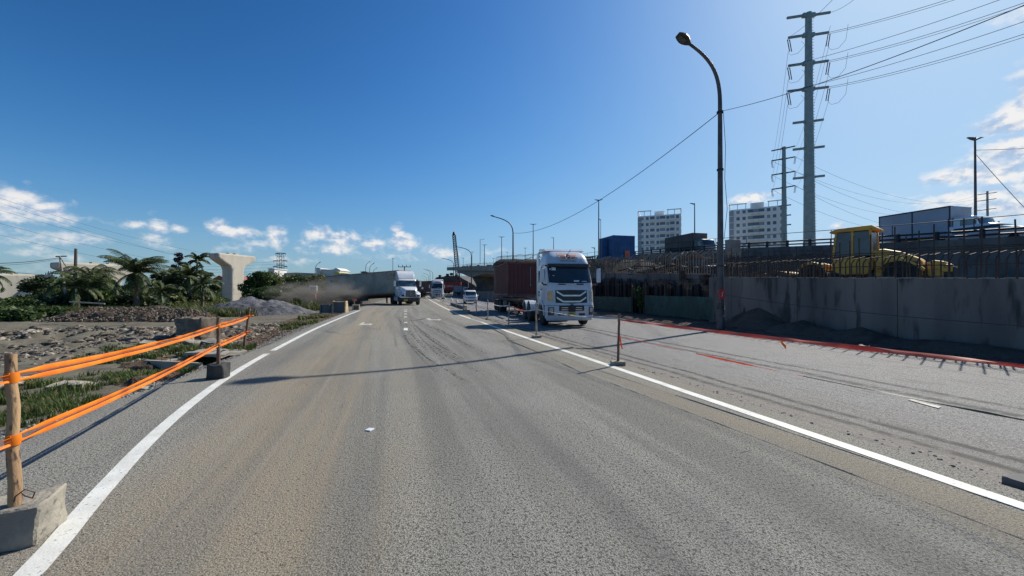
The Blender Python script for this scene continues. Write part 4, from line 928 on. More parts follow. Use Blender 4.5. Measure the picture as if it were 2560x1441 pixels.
# ---------------- lamp posts ----------------
def bez(a, b, c, d, n=14):
    return [a*(1-t)**3+b*3*t*(1-t)**2+c*3*t*t*(1-t)+d*t**3 for t in [i/n for i in range(n+1)]]
def lamp(label, loc, h, arm, az_, r=.11, group='curved lamp posts along the side road', heads=1, detail=True):
    t = thing('lamp_post', label, 'lamp post', loc, 0, group); u = Vector((cos(az_), sin(az_), 0)); z = Vector((0,0,1))
    hp = h-2.6
    MB().tube([(0,0,0),(0,0,.6),(0,0,.62),(0,0,hp)], [r*1.15, r*1.15, r, r*.62], 12).build('pole', pole_m, t, smooth=True)
    c = bez(z*hp, z*(hp+1.5), z*(h-.55)+u*.55, z*(h-.0)+u*arm)
    MB().tube(c, [r*.62-.0018*i for i in range(15)], 10).build('arm', pole_m, t, smooth=True)
    d_ = (c[-1]-c[-3]).normalized(); e = c[-1]; sd_ = z.cross(d_).normalized(); nn = d_.cross(sd_)
    rows = []
    for k, (wd, th) in enumerate(((.06,.05),(.20,.07),(.30,.10),(.32,.10),(.27,.08),(.17,.05))):
        p = e+d_*k*.15; rows.append([p+sd_*wd-nn*0, p+sd_*wd*.8+nn*th, p-sd_*wd*.8+nn*th, p-sd_*wd, p-sd_*wd*.9-nn*.03, p+sd_*wd*.9-nn*.03])
    lh = MB().loft(rows).build('lamp_head', lampgrey, t); MB().box((0,0,0),(.01,.01,.01))
    if detail:
        q = e+d_*.42-nn*.045; mb = MB(); mb.add([q+d_*.2+sd_*.13, q+d_*.2-sd_*.13, q-d_*.14-sd_*.13, q-d_*.14+sd_*.13, q+d_*.2+sd_*.13-nn*.01, q+d_*.2-sd_*.13-nn*.01, q-d_*.14-sd_*.13-nn*.01, q-d_*.14+sd_*.13-nn*.01], [(0,1,2,3),(7,6,5,4),(0,4,5,1),(1,5,6,2),(2,6,7,3),(3,7,4,0)])
        mb.build('lens', M('lens_grey', (.12,.12,.12), None, .3), lh)
    return t
LP = Vector((9.75,18.7,-.1)); L1 = lamp('nearest curved lamp post beside the wall, with a red sign on it', LP, 13.2, 1.5, R(188), .15)
MB().box((-.02,-.155,1.62),(.26,.02,.44)).build('red_sign', signred, L1); o = MB().tube([(.04,-.17,1.72),(-.04,-.17,1.62),(.02,-.17,1.6),(-.04,-.17,1.5)], .012, 4).build('sign_mark', white_p, L1)
for z_ in (1.15, .95, 1.05): MB().tube([(.17*cos(a*pi/6), .17*sin(a*pi/6), z_+.04*sin(a)) for a in range(13)], .016, 5).build('wrapped_cable', cable_m, L1)
MB().tube([(.12,-.05,10.2),(.22,-.06,8.5),(.16,-.1,7.0),(.28,-.08,5.6),(.12,-.1,4.2)], .012, 5).build('hanging_cable', cable_m, L1)
for z_ in (2.9, 7.4, 10.1): MB().cyl((0,0,z_),(0,0,z_+.08),.15,n=10).build('clamp', dark_steel, L1)
L2 = lamp('second curved lamp post, in front of the maroon container', (.15,58.8,-.1), 12.6, 2.6, R(176), .15, detail=False)
L3 = lamp('third curved lamp post, in front of the bridge girder', (-10.1,99.5,-.1), 12.6, 3.4, R(172), .16, detail=False)
L4 = lamp('fourth curved lamp post, left of the crane boom base', (-19.4,133,-.1), 12.4, 3.6, R(170), .17, detail=False)
for i, (px, pt, Zd, s) in enumerate(((1082,675,208,1),(1075,674,225,-1),(1071,684,270,1),(1066,690,320,1),(1062,695,380,1))):
    tp = P(px, pt, Zd); lamp('distant curved lamp post above the brown truck, %s from the right' % ['first','second','third','fourth','fifth'][i], (tp.x, Zd, -.1), tp.z+.1, 3.2, R(175), .16, 'distant lamp posts above the brown truck', detail=False)
def mast(label, px, pt, Zd, zb, two=True, r=.09, arm=.9, group='straight lamp posts on the viaduct', hd=.5):
    tp = P(px, pt, Zd); t = thing('lamp_post', label, 'lamp post', (tp.x, Zd, zb), 0, group); h = tp.z-zb
    MB().tube([(0,0,0),(0,0,h)], [r, r*.6], 8).build('pole', pole_m, t)
    for s in ((-1, 1) if two else (-1,)):
        MB().loft([[(s*(.05), -.06, h-.25), (s*.05, .06, h-.25), (s*.05, .06, h-.12), (s*.05, -.06, h-.12)],[(s*arm*.4, -.13, h-.16), (s*arm*.4, .13, h-.16), (s*arm*.4, .13, h-.03), (s*arm*.4, -.13, h-.03)],[(s*arm, -.07, h-.03), (s*arm, .07, h-.03), (s*arm, .07, h+.0), (s*arm, -.07, h+.0)]]).build('lamp_head', lampgrey, t)
    return t
mast('twin-headed lamp post at the far right above the box truck', 2440, 343, 31, 4.9, True, .10, .60)
mast('twin-headed lamp post left of the blue container', 1497, 499, 72, 7.4, True, .13, .75)
mast('thin post just right of the one beside the blue container', 1502, 548, 90, 8, False, .08, .6)
mast('single-headed lamp post between the two apartment towers', 1737, 508, 61, 7.1, False, .11, .75)
mast('twin-headed lamp post rising behind the maroon container', 1333, 560, 100, 8.5, True, .13, .9)
mast('twin-headed lamp post right of the second curved lamp', 1254, 592, 125, 9, True, .14, 1.0)
mast('single lamp post above the white cab roof', 1384, 594, 130, 9, False, .14, .9)
mast('short lamp post right of the white cab roof', 1487, 619, 80, 7.5, False, .1, .7)
t = mast('twin-headed lamp post with a small side bracket over the bridge deck', 1211, 612, 140, 9.0, True, .15, 1.0)
MB().tube([(0,0,10.6),(-1.5,0,10.5),(-1.5,0,2)], .09, 5).build('side_bracket', pole_m, t)
for i, (px, pt, Zd) in enumerate(((1180,630,150),(1158,645,170),(1268,630,160),(1313,620,150),(1234,646,190))):
    mast(['thin distant post just right of the third curved lamp','small distant post left of the third curved lamp','small distant post left of the second curved lamp','small distant post right of the second curved lamp','tiny post over the middle of the bridge deck'][i], px, pt, Zd, 9.4, True, .1, .8, 'distant thin posts over the bridge')

# ---------------- utility poles on the left ----------------
t = thing('utility_pole', 'slender leaning utility pole at the left with a flat crosspiece', 'utility pole', G(172,789,-.25), 0); b = G(172,789,-.25); tp = P(149,641,b.y)-b
MB().tube([(0,0,0), tp], [.085,.06], 8).build('pole', slab_con, t, smooth=True); MB().beam(tp+Vector((-.3,0,-.02)), tp+Vector((.3,.2,.02)), .1, .08).build('crosspiece', dark_steel, t)
UP = b+tp
t = thing('utility_pole', 'dark blackened bare trunk-like post behind the leaning pole', 'utility pole', P(185,725,40), 0, ); tp2 = P(189,622,40)-P(185,725,40)
MB().tube([(0,0,-1.5),(0,0,0), tp2*.5+Vector((.06,0,0)), tp2], [.15,.145,.13,.11], 8).build('pole', bark_m, t, smooth=True)
for i, (px, pt, Zd, lab) in enumerate(((794,658,150,'lamp post with a short curled arm above the thicket'),(922,656,170,'taller lamp post of the pair above the grey container'),(930,660,165,'shorter curled lamp post of the pair above the grey container'),(938,672,180,'small curled lamp near the grey container roof'))):
    tp_ = P(px-(6 if i != 1 else 8), pt, Zd); lamp(lab, (tp_.x, Zd, -.3), tp_.z+.3, 1.4, 0, .16, 'lamps beyond the grey container', detail=False)
mast('twin-headed mast behind the corner of the grey container', 982, 646, 150, -.3, True, .14, .5, 'lamps beyond the grey container')
def hpole(label, px, pt, Zd, w_, n=2):
    tp_ = P(px, pt, Zd); t = thing('power_pole', label, 'power pole', (tp_.x, Zd, -.3), 0); h = tp_.z+.3
    MB().tube([(0,0,0),(0,0,h)], [.3,.2], 6).build('pole', dark_steel, t)
    for k in range(n): 
        MB().box((0,0,h-.3-k*3.2),(w_*(1 if k == 0 else .7),.25,.25)).build('crossarm', dark_steel, t)
        mb = MB()
        for s in (-.45,-.15,.15,.45): mb.cyl((s*w_,0,h-.3-k*3.2),(s*w_,0,h+.6-k*3.2),.14,n=5)
        mb.build('insulators', dark_steel, t)
hpole('dark power pole with crossarms above the tree behind the cab', 1011, 666, 170, 5.5)
hpole('tiny power pole left of the leaning utility pole', 122, 686, 150, 2.5, 1); hpole('tiny power pole beside the one left of the leaning pole', 130, 682, 150, 3, 1)

# ---------------- lattice tower and crane boom ----------------
def lattice(mb, a, b, wa, wb, n, r, up=Vector((0,1,0))):
    a = Vector(a); b = Vector(b); t = (b-a).normalized(); s = t.cross(up).normalized(); u = s.cross(t); prev = None
    for i in range(n+1):
        k = i/n; c = a.lerp(b, k); w_ = wa+(wb-wa)*k; q = [c+s*x*w_/2+u*y*w_/2 for x, y in ((-1,-1),(1,-1),(1,1),(-1,1))]
        if prev:
            for j in range(4): mb.tube([prev[j], q[j]], r, 4, cap=False); mb.tube([prev[j], q[(j+1) % 4]], r*.7, 3, cap=False); mb.tube([q[j], q[(j+1) % 4]], r*.7, 3, cap=False)
        prev = q
t = thing('transmission_tower', 'lattice steel transmission tower above the thicket right of the pier', 'pylon', P(702,728,260), 0); k = .26
mb = MB(); lattice(mb, (0,0,-2), (-.3,0,95*k), 3.6, 2.8, 11, .11); mb.build('lattice_body', dark_steel, t)
for z_, l1, l2 in ((95*k,14,12),(76*k,20,16),(62*k,20,16)):
    mb = MB(); mb.tube([(-l1*k,0,z_-.2),(0,0,z_+(0 if z_ > 24 else .5)),(l2*k,0,z_-.2)], .2, 4); mb.tube([(-l1*k,0,z_-.2),(0,0,z_-.8),(l2*k,0,z_-.2)], .13, 4); mb.build('crossarm', dark_steel, t)
    mb = MB()
    for x in (-l1*k*.9, l2*k*.95): mb.tube([(x,0,z_),(x,0,z_-1.4)], .12, 4)
    mb.build('insulator', dark_steel, t)
t = thing('crane', 'tall dark lattice crane boom rising behind the unfinished bridge', 'crane', P(1146,668,160), 0)
mb = MB(); b0 = Vector((0,0,-6)); b1 = P(1135,588,160)-P(1146,668,160); lattice(mb, b0, b1, 1.5, 1.1, 22, .12); mb.build('boom', dark_steel, t)
MB().cyl(b1, b1+(b1-b0).normalized()*1.3, .75, .35, 8).build('boom_head', black_p, t); MB().tube([b1+Vector((.4,0,0)), Vector((1.6,0,-6))], .05, 4).build('hoist_rope', cable_m, t)
MB().box((1.2,3,-7.6),(5,3.4,3)).build('cabin', dark_steel, t, bevel=.1)

# ---------------- monopole pylons ----------------
def pylon(label, px, ptop, pbase, wt, wb, Zd, arms, big=True):
    b = P(px, pbase, Zd); t = thing('power_pylon', label, 'pylon', (b.x, b.y, -.3), 0, 'tubular steel power pylons'); k = Zd/FP; H_ = (HY-ptop)*k+HC+.3
    mb = MB(); n = 18; mb.tube([(0,0,H_*i/n) for i in range(n+1)], [(wb+(wt-wb)*i/n)*k/2 for i in range(n+1)], 12); mb.build('shaft', galv, t)
    for i in range(1, 5): z_ = H_*i/5; MB().cyl((0,0,z_-.3),(0,0,z_+.3),(wb+(wt-wb)*i/5)*k/2*1.05, n=12).build('flange', galv, t)
    if big:
        mb = MB(); 
        for i in range(70): z_ = 12+i*(H_-13)/70; rr = (wb+(wt-wb)*z_/H_)*k/2; mb.box((rr+.07, -.2, z_), (.22,.05,.05))
        mb.build('climbing_steps', dark_steel, t)
    tips = []
    for (py, hl, hr, tl, cond) in arms:
        z_ = (HY-py)*k+HC+.3
        for s, hx in ((-1, hl), (1, hr)):
            dz = (tl if s < 0 else -tl)*k; e = Vector((s*hx*k, -.4*s, z_-dz))
            mb = MB(); mb.beam((0,0,z_), Vector((s*hx*k*.3, 0, z_-dz*.3)), .55 if big else .45, .62 if big else .4); mb.beam(Vector((s*hx*k*.25,0,z_-dz*.25)), e, .26, .34); mb.build('crossarm', galv if big else dark_steel, t)
            if cond:
                mb = MB()
                for q in (-.12, .22): mb.tube([e+Vector((q,0,-.3)), e+Vector((q-s*.35,0,-2.3))], .07, 5)
                mb.tube([e+Vector((-.12,0,-.35)), e+Vector((.22,0,-.35))], .05, 4); mb.build('insulator_string', dark_steel, t)
            tips.append(Vector((b.x, b.y, -.3))+e)
    return t, tips
T1, tips1 = pylon('tall green-grey tubular pylon rising behind the wall right of the lamp post', 2024, 30, 640, 14, 29, 66, [(36,50,50,3,0),(86,47,46,3,1),(157,47,45,3,1),(222,49,45,2.5,1),(303,36,32,2,0),(370,36,34,2,0),(443,36,34,2,0)])
T2, tips2 = pylon('smaller tubular pylon left of the tall one, beside the apartment tower', 1961, 367, 640, 8, 15, 128, [(371,29,26,5,0),(397,29,26,4,1),(433,29,26,4,1),(469,29,26,4,1),(514,12,15,1,0),(539,1,15,1,0),(563,1,15,1,0)], False)
T3, tips3 = pylon('faint small pylon at the far right beyond the box truck', 2470, 478, 640, 4, 6, 230, [(484,22,22,3,0),(500,25,20,3,0),(524,25,20,3,0)], False)

# ---------------- wires ----------------
def wire(label, a, b, sag, r, group=None, n=28): return tag(MB().tube(cat(a, b, sag, n), r, 4, cap=False).build('cable', cable_m, auto=False), label, 'cable', group)
Lw = LP+Vector((0,0,10.15)); L2w = Vector((.2,58.8,0)); L2w.z = P(1282,583,58.8).z
wire('black cable sagging from the nearest lamp post to the second one', Lw, L2w, 1.6, .022)
wire('black cable from the nearest lamp post to the upper right corner', Lw+Vector((.1,0,.05)), P(2700,-45,7.5), .25, .011)
wire('thin pale string from the lamp post sagging along the wall to the right', LP+Vector((.1,0,1.6)), P(2640,822,8.2), .12, .010)
wire('cable from the far right twin lamp post to the right edge', P(2442,375,31), P(2700,362,22), .05, .02)
wire('slanting cable falling right from the far right twin lamp post', P(2444,388,31), P(2640,600,24), .1, .02)
k = 0; words = ['top','upper','middle','lower','bottom']
for i, (tx, px, py) in enumerate(((1,2200,-60),(3,2700,-118),(5,2700,-44),(7,2700,38),(2,2150,-75),(4,2700,-75),(6,2700,5))):
    wire('power line from the tall pylon to the upper right, leaving the %s arm' % ['top right','second right','third right','fourth right','second left','third left','fourth left'][i], tips1[tx], P(px, py, 40), .6, .03, 'power lines of the tall pylon')
    if i in (1, 2, 3): wire('twin strand beside the power line of the %s arm' % ['','second right','third right','fourth right'][i], tips1[tx]+Vector((0,0,-.25)), P(px, py+9, 40), .6, .025, 'power lines of the tall pylon')
for i, tx in enumerate((3, 5, 7, 2, 4, 6)):
    e = tips1[tx]; sx_ = 1 if tx % 2 else -1
    pts = [e+Vector((3.2 if sx_ > 0 else 2.2,0,1.4 if sx_ > 0 else -.6)), e+Vector((2.8,0,-1.2)), e+Vector((1.6,0,-2.6)), e+Vector((.4,0,-2.9)), e+Vector((-.1,0,-2.4))]
    tag(MB().tube(pts, .025, 4).build('jumper_loop', cable_m), 'slack jumper loop hanging at the %s arm of the tall pylon' % ['second right','third right','fourth right','second left','third left','fourth left'][i], 'cable', 'jumper loops')
for i in range(1, 8):
    if i < 8: wire('faint line from the tall pylon down to the smaller one, strand %s' % ['','one','two','three','four','five','six','seven'][i], tips1[i]+Vector((0,0,-2.2)), tips2[i]+Vector((0,0,-1)), 2.0, .022, 'lines between the two pylons')
for i, tx in enumerate((2, 3, 4, 5, 6, 7)):
    wire('faint sagging line from the smaller pylon to the far right pylon, strand %s' % ['one','two','three','four','five','six'][i], tips2[tx], tips3[min(5, tx-2)], 9+i*.9, .045, 'lines to the far right pylon')
for i, (y0, y1, x1) in enumerate(((488,642,560),(500,700,700),(520,655,560),(555,690,640),(585,700,620))):
    wire('faint high line sloping down to the right in the left sky, %s' % ['uppermost','second','third','fourth','lowest'][i], P(-60, y0-12, 120), P(x1, y1, 180), 2.0, .03, 'faint lines across the left sky')
for i, y_ in enumerate((662,668,676,684)):
    wire('faint nearly level line behind the pier, %s of four' % ['top','second','third','bottom'][i], P(330, y_-4, 255), P(700, y_-8, 260), 1.2, .045, 'lines to the lattice tower')
wire('black double cable from the left edge to the leaning utility pole', P(-40,659,26), UP+Vector((-.1,0,-.12)), .12, .022); wire('thin cable below the double one left of the leaning pole', P(-40,664,26), UP+Vector((-.1,0,-.2)), .14, .012)
wire('cable from the leaning utility pole to the blackened post', UP, P(186,675,39), .4, .03); wire('lower cable at the left edge above the shed', P(-20,680,30), P(110,690,45), -.1, .02)
wire('slack pale wire hanging across the foot of the coconut palm', P(265,717,33), P(362,755,30), .15, .018)
tag(MB().beam(P(174,755,24), P(262,760,23), .05, .07).build('boundary_board', slab_con), 'pale narrow board fixed low on the leaning utility pole', 'board')
# ---------------- shipping container ----------------
def container(name, label, loc, rz, Ln, mat, mframe=None, Ht=2.59, W=2.44, group=None, rot=None, doors=True, fine=True, marks=None, front_mat=None):
    # local: x forward (closed end at +x), origin bottom centre
    t = thing(name, label, 'container', loc, rz, group, rot); fr = mframe or mat; hl = Ln/2; hw = W/2; d = .04
    def corr(n, p0, ax, nrm, wd):
        rows = []; per = .28 if fine else .56; k = int(wd/per); 
        for i in range(k):
            for o_, dd in ((0,0),(.25,0),(.36,-d),(.64,-d),(.75,0) if False else (.86,-d),):
                s = (i+o_)*wd/k; q = p0+ax*s+nrm*dd; rows.append([q+Vector((0,0,.14)), q+Vector((0,0,Ht-.1))])
        rows.append([p0+ax*wd+Vector((0,0,.14)), p0+ax*wd+Vector((0,0,Ht-.1))]); return rows
    for s in (-1, 1):
        mb = MB(); mb.grid(corr(0, Vector((-hl+.12, s*(hw-.03), 0)), Vector((1,0,0)), Vector((0,s,0)), Ln-.24)); mb.build('side_panel', mat, t, auto=False)
    mb = MB(); mb.grid(corr(0, Vector((hl-.03, -hw+.1, 0)), Vector((0,1,0)), Vector((1,0,0)), W-.2)); mb.build('front_panel', front_mat or mat, t, auto=False)
    MB().box((0,0,Ht-.06),(Ln-.2,W-.16,.04)).build('roof_panel', mat, t); MB().box((0,0,.12),(Ln-.2,W-.14,.06)).build('floor', mat, t)
    mb = MB()
    for s in (-1, 1):
        for q in (-1, 1): mb.box((q*(hl-.06), s*(hw-.06), Ht/2), (.12,.12,Ht-.2))
        mb.box((0, s*(hw-.03), .07), (Ln-.34,.06,.14)).box((0, s*(hw-.03), Ht-.05), (Ln-.34,.06,.08))
    for q in (-1, 1): mb.box((q*(hl-.05),0,.08),(.1,W-.34,.15)).box((q*(hl-.05),0,Ht-.07),(.1,W-.34,.13))
    mb.build('frame', fr, t, bevel=.008)
    mb = MB()
    for s in (-1, 1):
        for q in (-1, 1):
            for z_ in (.06, Ht-.06): mb.box((q*(hl-.085), s*(hw-.08), z_), (.178,.162,.12))
    mb.build('corner_castings', fr, t)
    if doors:
        for s in (-1, 1):
            dr = MB().box((-hl+.02, s*hw*.48, Ht/2), (.05, hw*.88, Ht-.32)).build('door', mat, t, bevel=.01)
            mb = MB(); [mb.cyl((-hl-.03, s*hw*q, .18), (-hl-.03, s*hw*q, Ht-.18), .018, n=6) for q in (.3,.66)]; mb.build('locking_bars', galv, dr)
    return t
def text(s, size, depth=.006):
    cu = bpy.data.curves.new('txt', 'FONT'); cu.body = s; cu.size = size; cu.extrude = depth; cu.align_x = 'CENTER'
    o = bpy.data.objects.new('txt', cu); COL.objects.link(o); bpy.context.view_layer.update()
    me = bpy.data.meshes.new_from_object(o.evaluated_get(bpy.context.evaluated_depsgraph_get())); vs = [tuple(v.co) for v in me.vertices]; fs = [tuple(p.vertices) for p in me.polygons]
    bpy.data.objects.remove(o); bpy.data.curves.remove(cu); m = MB(); m.add(vs, fs); return m
# ---------------- wheels ----------------
def lathe(prof, n=28):   # prof: (r, y) ; axis y
    rings = [[(r*cos(2*pi*k/n), y, r*sin(2*pi*k/n)) for k in range(n)] for r, y in prof]
    return MB().loft(rings, cap=True)
def wheel(par, x, y, r, w_, s, dual=False, rim=None, n=28):
    wh = bpy.data.objects.new('wheel', None); COL.objects.link(wh); wh.parent = par; wh.location = (x, y, r)
    h = w_/2; lathe([(r*.56,-h),(r*.9,-h),(r*.98,-h*.8),(r,-h*.5),(r,h*.5),(r*.98,h*.8),(r*.9,h),(r*.56,h)], n).build('tyre', rubber, wh, smooth=True)
    pr = [(r*.55,s*h*.9),(r*.5,s*h*.55),(r*.22,s*h*.5),(r*.2,s*h*.95),(r*.08,s*h*.98)] if not dual else [(r*.55,s*h*.9),(r*.5,s*h*.1),(r*.25,-s*h*.0),(r*.22,s*h*.5),(r*.08,s*h*.55)]
    lathe(pr, 20).build('rim', rim or silver_p, wh, smooth=True); return wh
# ---------------- cab-over lorry ----------------
class Front:
    # a cab front: x(y,z) on a bowed, corner-rounded plan
    def __init__(s, prof, hw, r=.22, bow=.06): s.p = prof; s.hw = hw; s.r = r; s.bow = bow
    def x(s, y, z):
        w_ = s.w(z); c = 0; e = abs(y)-(w_-s.r)
        if e > 0: c = s.r-sqrt(max(0, s.r*s.r-min(e, s.r)**2))
        return lerp_tab(s.p, z)-c-s.bow*(y/w_)**2
    def w(s, z): return lerp_tab(s.hw, z)
    def ring(s, z, xb, n=22):
        w_ = s.w(z); pts = []
        for i in range(n+1):
            a = -1+2*i/n; y = w_*sin(a*pi/2); pts.append((s.x(y, z), y, z))
        return pts+[(xb, w_, z), (xb, -w_, z)]
    def patch(s, y0, y1, zlo, zhi, off=.012, ny=14, nz=5, th=.02):
        # zlo/zhi may be functions of y
        rows = []
        for i in range(ny+1):
            y = y0+(y1-y0)*i/ny; a = zlo(y) if callable(zlo) else zlo; b = zhi(y) if callable(zhi) else zhi
            rows.append([(s.x(y, a+(b-a)*j/nz)+off, y*(1+off/max(.3, s.w(a))*.5), a+(b-a)*j/nz) for j in range(nz+1)])
        front = rows; back = [[(p[0]-th, p[1], p[2]) for p in r] for r in rows]; m = MB(); m.grid(front); m.grid(back)
        def strip(A, B): m.grid([A, B])
        strip(front[0], back[0]); strip(front[-1], back[-1]); strip([r[0] for r in front], [r[0] for r in back]); strip([r[-1] for r in front], [r[-1] for r in back]); return m
def cabover(label, loc, rz, cat_='lorry', paint=None, detail=True, group=None, rig=True):
    P_ = paint or silver_p; t = thing('lorry', label, cat_, loc, rz, group)
    F = Front([(.30,-.10),(.42,.02),(.95,.06),(1.12,.02),(1.7,-.02),(2.05,-.07),(2.9,-.40),(3.0,-.42),(3.35,-.62),(3.6,-1.0),(3.66,-1.25)], [(.3,1.14),(.9,1.2),(1.2,1.16),(2.0,1.15),(2.95,1.1),(3.3,1.02),(3.6,.9),(3.66,.84)], .24, .07)
    xb = -2.15
    zs = [1.02,1.1,1.3,1.5,1.7,1.9,2.05,2.3,2.6,2.9,3.0,3.1,3.2,3.3,3.42,3.52,3.6,3.66]
    MB().loft([F.ring(z, xb) for z in zs]).build('cab_body', P_, t, smooth=True)
    MB().loft([F.ring(z, -.42) for z in (.30,.36,.5,.7,.9,1.0)]).build('bumper', P_, t, smooth=True)
    MB().loft([[(p[0]-.04, p[1]*.97, p[2]) for p in F.ring(z, -.5)] for z in (.98,1.06)]).build('bumper_gap', black_p, t)
    # roof wing and side fairing behind the cab
    MB().prism([(-2.35,3.6),(-2.35,3.84),(-1.35,3.76),(-1.1,3.64)], -1.05, 1.05).build('roof_wing', P_, t, bevel=.03)
    for s in (-1, 1): MB().prism([(-2.62,1.35),(-2.62,3.6),(-2.15,3.68),(-2.15,1.05),(-2.3,1.05)], s*1.08-.03, s*1.08+.03).build('side_fairing', P_, t, bevel=.02)
    # wheel-arch flare + steps
    for s in (-1, 1):
        mb = MB(); pr = [(-1.32+.74*cos(a)*1.0, .52+.72*sin(a)) for a in [pi*k/10 for k in range(11)]]; pi_ = [(-1.32+.60*cos(a), .52+.58*sin(a)) for a in [pi*k/10 for k in range(11)]]
        mb.prism(pr+pi_[::-1], s*1.02, s*1.22).build('wheel_arch', P_, t, bevel=.015)
        MB().prism([(-.62,.38),(-.42,.38),(-.42,1.05),(-.55,1.05),(-.72,.8)], s*.9, s*1.16).build('entry_steps', P_, t, bevel=.02)
        # side windows, handle
        sw = [(-.52,1.98),(-.66,2.35),(-.78,2.78),(-1.55,2.78),(-1.55,2.12),(-.95,2.05)]
        MB().prism(sw, s*1.135, s*1.158).build('side_window', glass_d, t)
        MB().box((-1.3, s*1.17, 1.75), (.18,.03,.05)).build('door_handle', black_p, t)
        MB().prism([(-1.85,2.1),(-1.85,2.7),(-2.02,2.7),(-2.02,2.1)], s*1.12, s*1.155).build('vent_slot', black_p, t)
        # mirrors
        m_ = MB().box((-.10, s*1.41, 2.42), (.12,.20,.66)).build('mirror', P_, t, bevel=.04)
        MB().box((-.165, s*1.41, 2.42), (.012,.16,.58)).build('mirror_glass', glass_d, m_)
        MB().tube([(-.6,s*1.1,2.9),(-.25,s*1.3,2.92),(-.1,s*1.44,2.78)], .04, 6).tube([(-.45,s*1.15,1.98),(-.2,s*1.34,2.0),(-.1,s*1.44,2.12)], .035, 6).build('mirror_arm', black_p, m_)
        # headlamps
        hl_ = F.patch(s*.86, s*1.12, .56, .94, .02, 6, 3).build('headlamp_housing', black_p, t)
        F.patch(s*.90, s*1.07, .70, .91, .032, 5, 3).build('lens', lightm, hl_); F.patch(s*.90, s*1.07, .58, .67, .032, 5, 2).build('fog_lens', glass_t, hl_)
        F.patch(s*.90, s*1.135, lambda y: 1.2+.0*y, lambda y: 1.72-.25*(abs(y)-.9), .02, 6, 4).build('corner_lamp', lightamb if s < 0 else lightm, t)
        F.patch(s*.36, s*.66, .55, .65, .012, 5, 2).build('lower_intake', black_p, t)
    # windscreen, visor
    F.patch(-1.06, 1.06, lambda y: 2.05+.03*y*y, 2.86, .010, 26, 6).build('windscreen', glass_d, t, smooth=True)
    vz = F.patch(-1.0, 1.0, 2.84, 2.98, .16, 20, 2, .10).build('sun_visor', black_p, t)
    MB().tube([(F.x(y, 2.1)+.05, y, 2.1+.02*abs(y)) for y in (-.7,-.3,.1)], .014, 5).tube([(F.x(y, 2.1)+.05, y, 2.1+.02*abs(y)) for y in (.05,.45,.85)], .014, 5).build('wipers', black_p, t)
    for s in (-.45, .45): MB().box((F.x(s, 2.0)+.02, s, 2.0), (.06,.36,.05)).build('wiper_cowl', black_p, t, bevel=.015)
    # upper grille with two bright V bars
    ug = F.patch(-.78, .78, lambda y: 1.10+.05*abs(y), lambda y: 1.74-.02*abs(y), .016, 16, 3).build('upper_grille', black_p, t)
    for zc in (1.50, 1.22):
        F.patch(-.42, .42, lambda y: zc-.06, lambda y: zc+.01, .045, 10, 1, .03).build('chrome_bar', chrome, ug)
        for s in (-1, 1): F.patch(s*.42, s*.72, lambda y: zc-.06+(abs(y)-.42)*.62, lambda y: zc+.02+(abs(y)-.42)*.62, .045, 5, 1, .03).build('chrome_bar', chrome, ug)
    lg = F.patch(-.62, .62, lambda y: .74+.03*abs(y), 1.02, .012, 12, 2).build('lower_grille', black_p, t)
    for zc in (.80, .90): F.patch(-.5, .5, zc, zc+.03, .03, 10, 1).build('grille_bar', chrome, lg)
    MB().prism([(-.2,.98),(.0,1.08),(.2,.98),(.16,.72),(-.16,.72)], F.x(0,.9)+.02, F.x(0,.9)+.05, 'x').build('tow_cover', dark_steel, t)
    pl = MB().box((F.x(.0,.6)+.03, .0, .6), (.015,.36,.18)).build('number_plate', plate_y, t, bevel=.004)
    if detail:
        mb = MB(); rn = random.Random(3)
        for r_ in range(2):
            for k in range(4 if r_ else 3): mb.box((F.x(0,.6)+.04, -.12+k*.08, .64-r_*.08), (.004, .035+.02*rn.random(), .05))
        mb.build('plate_digits', black_p, pl)
        # maker's name and fairing emblem
        tx = text('ISUZU', .13); tx.xf(Matrix.Translation((F.x(0,1.92)+.02, 0, 1.90))@Matrix.Rotation(R(90),4,'Z')@Matrix.Rotation(R(90),4,'X')); tx.build('maker_name', chrome, t)
        em = F.patch(-.5, .5, 3.14, 3.5, .008, 14, 6, .01).build('emblem_panel', M('emblem_panel_paint', (.62,.52,.46), None, .4), t)
        for i, z_ in enumerate((3.41, 3.33, 3.25)):
            for s in (-1, 1): F.patch(s*.16, s*(.46-.07*i), z_-.018, z_+.018, .016, 5, 1, .006).build('emblem_wing', red_line, em)
        zc = 3.33; a0 = [(F.x(.14*cos(a), zc+.13*sin(a))+.02, .14*cos(a), zc+.13*sin(a)) for a in [2*pi*k/24 for k in range(25)]]
        MB().tube(a0, .012, 5).build('emblem_ring', red_line, em)
        for q in ((-.03,.04),(.03,-.04)): yy, zz = q; MB().cyl((F.x(yy, zc+zz)+.012, yy, zc+zz), (F.x(yy, zc+zz)+.03, yy, zc+zz), .045, n=10).build('emblem_dot', navy, em)
        mb = MB(); rn = random.Random(8); y = -.40
        while y < .40: l = rn.uniform(.015,.035); mb.box((F.x(y,3.12)+.012, y, 3.12), (.006, l, .028)); y += l+.014
        mb.build('company_lettering', navy, em)
        mb = MB(); F2 = F.patch(-.88, -.68, 2.66, 2.80, .018, 4, 2, .006); F2.build('windscreen_sticker', white_p, t); F.patch(-.98, -.92, 2.69, 2.76, .018, 2, 1, .006).build('windscreen_sticker', white_p, t)
        F.patch(-.86, -.78, 2.40, 2.43, .018, 2, 1, .006).build('windscreen_sticker', white_p, t); F.patch(.15, .42, 2.12, 2.19, .018, 3, 1, .006).build('dashboard_paper', white_p, t); F.patch(.55, .8, 2.12, 2.16, .018, 3, 1, .006).build('dashboard_paper', white_p, t)
        for z_ in (1.62,1.48): MB().box((-1.85,-1.165,z_),(.26,.006,.09)).build('door_lettering', navy, t)
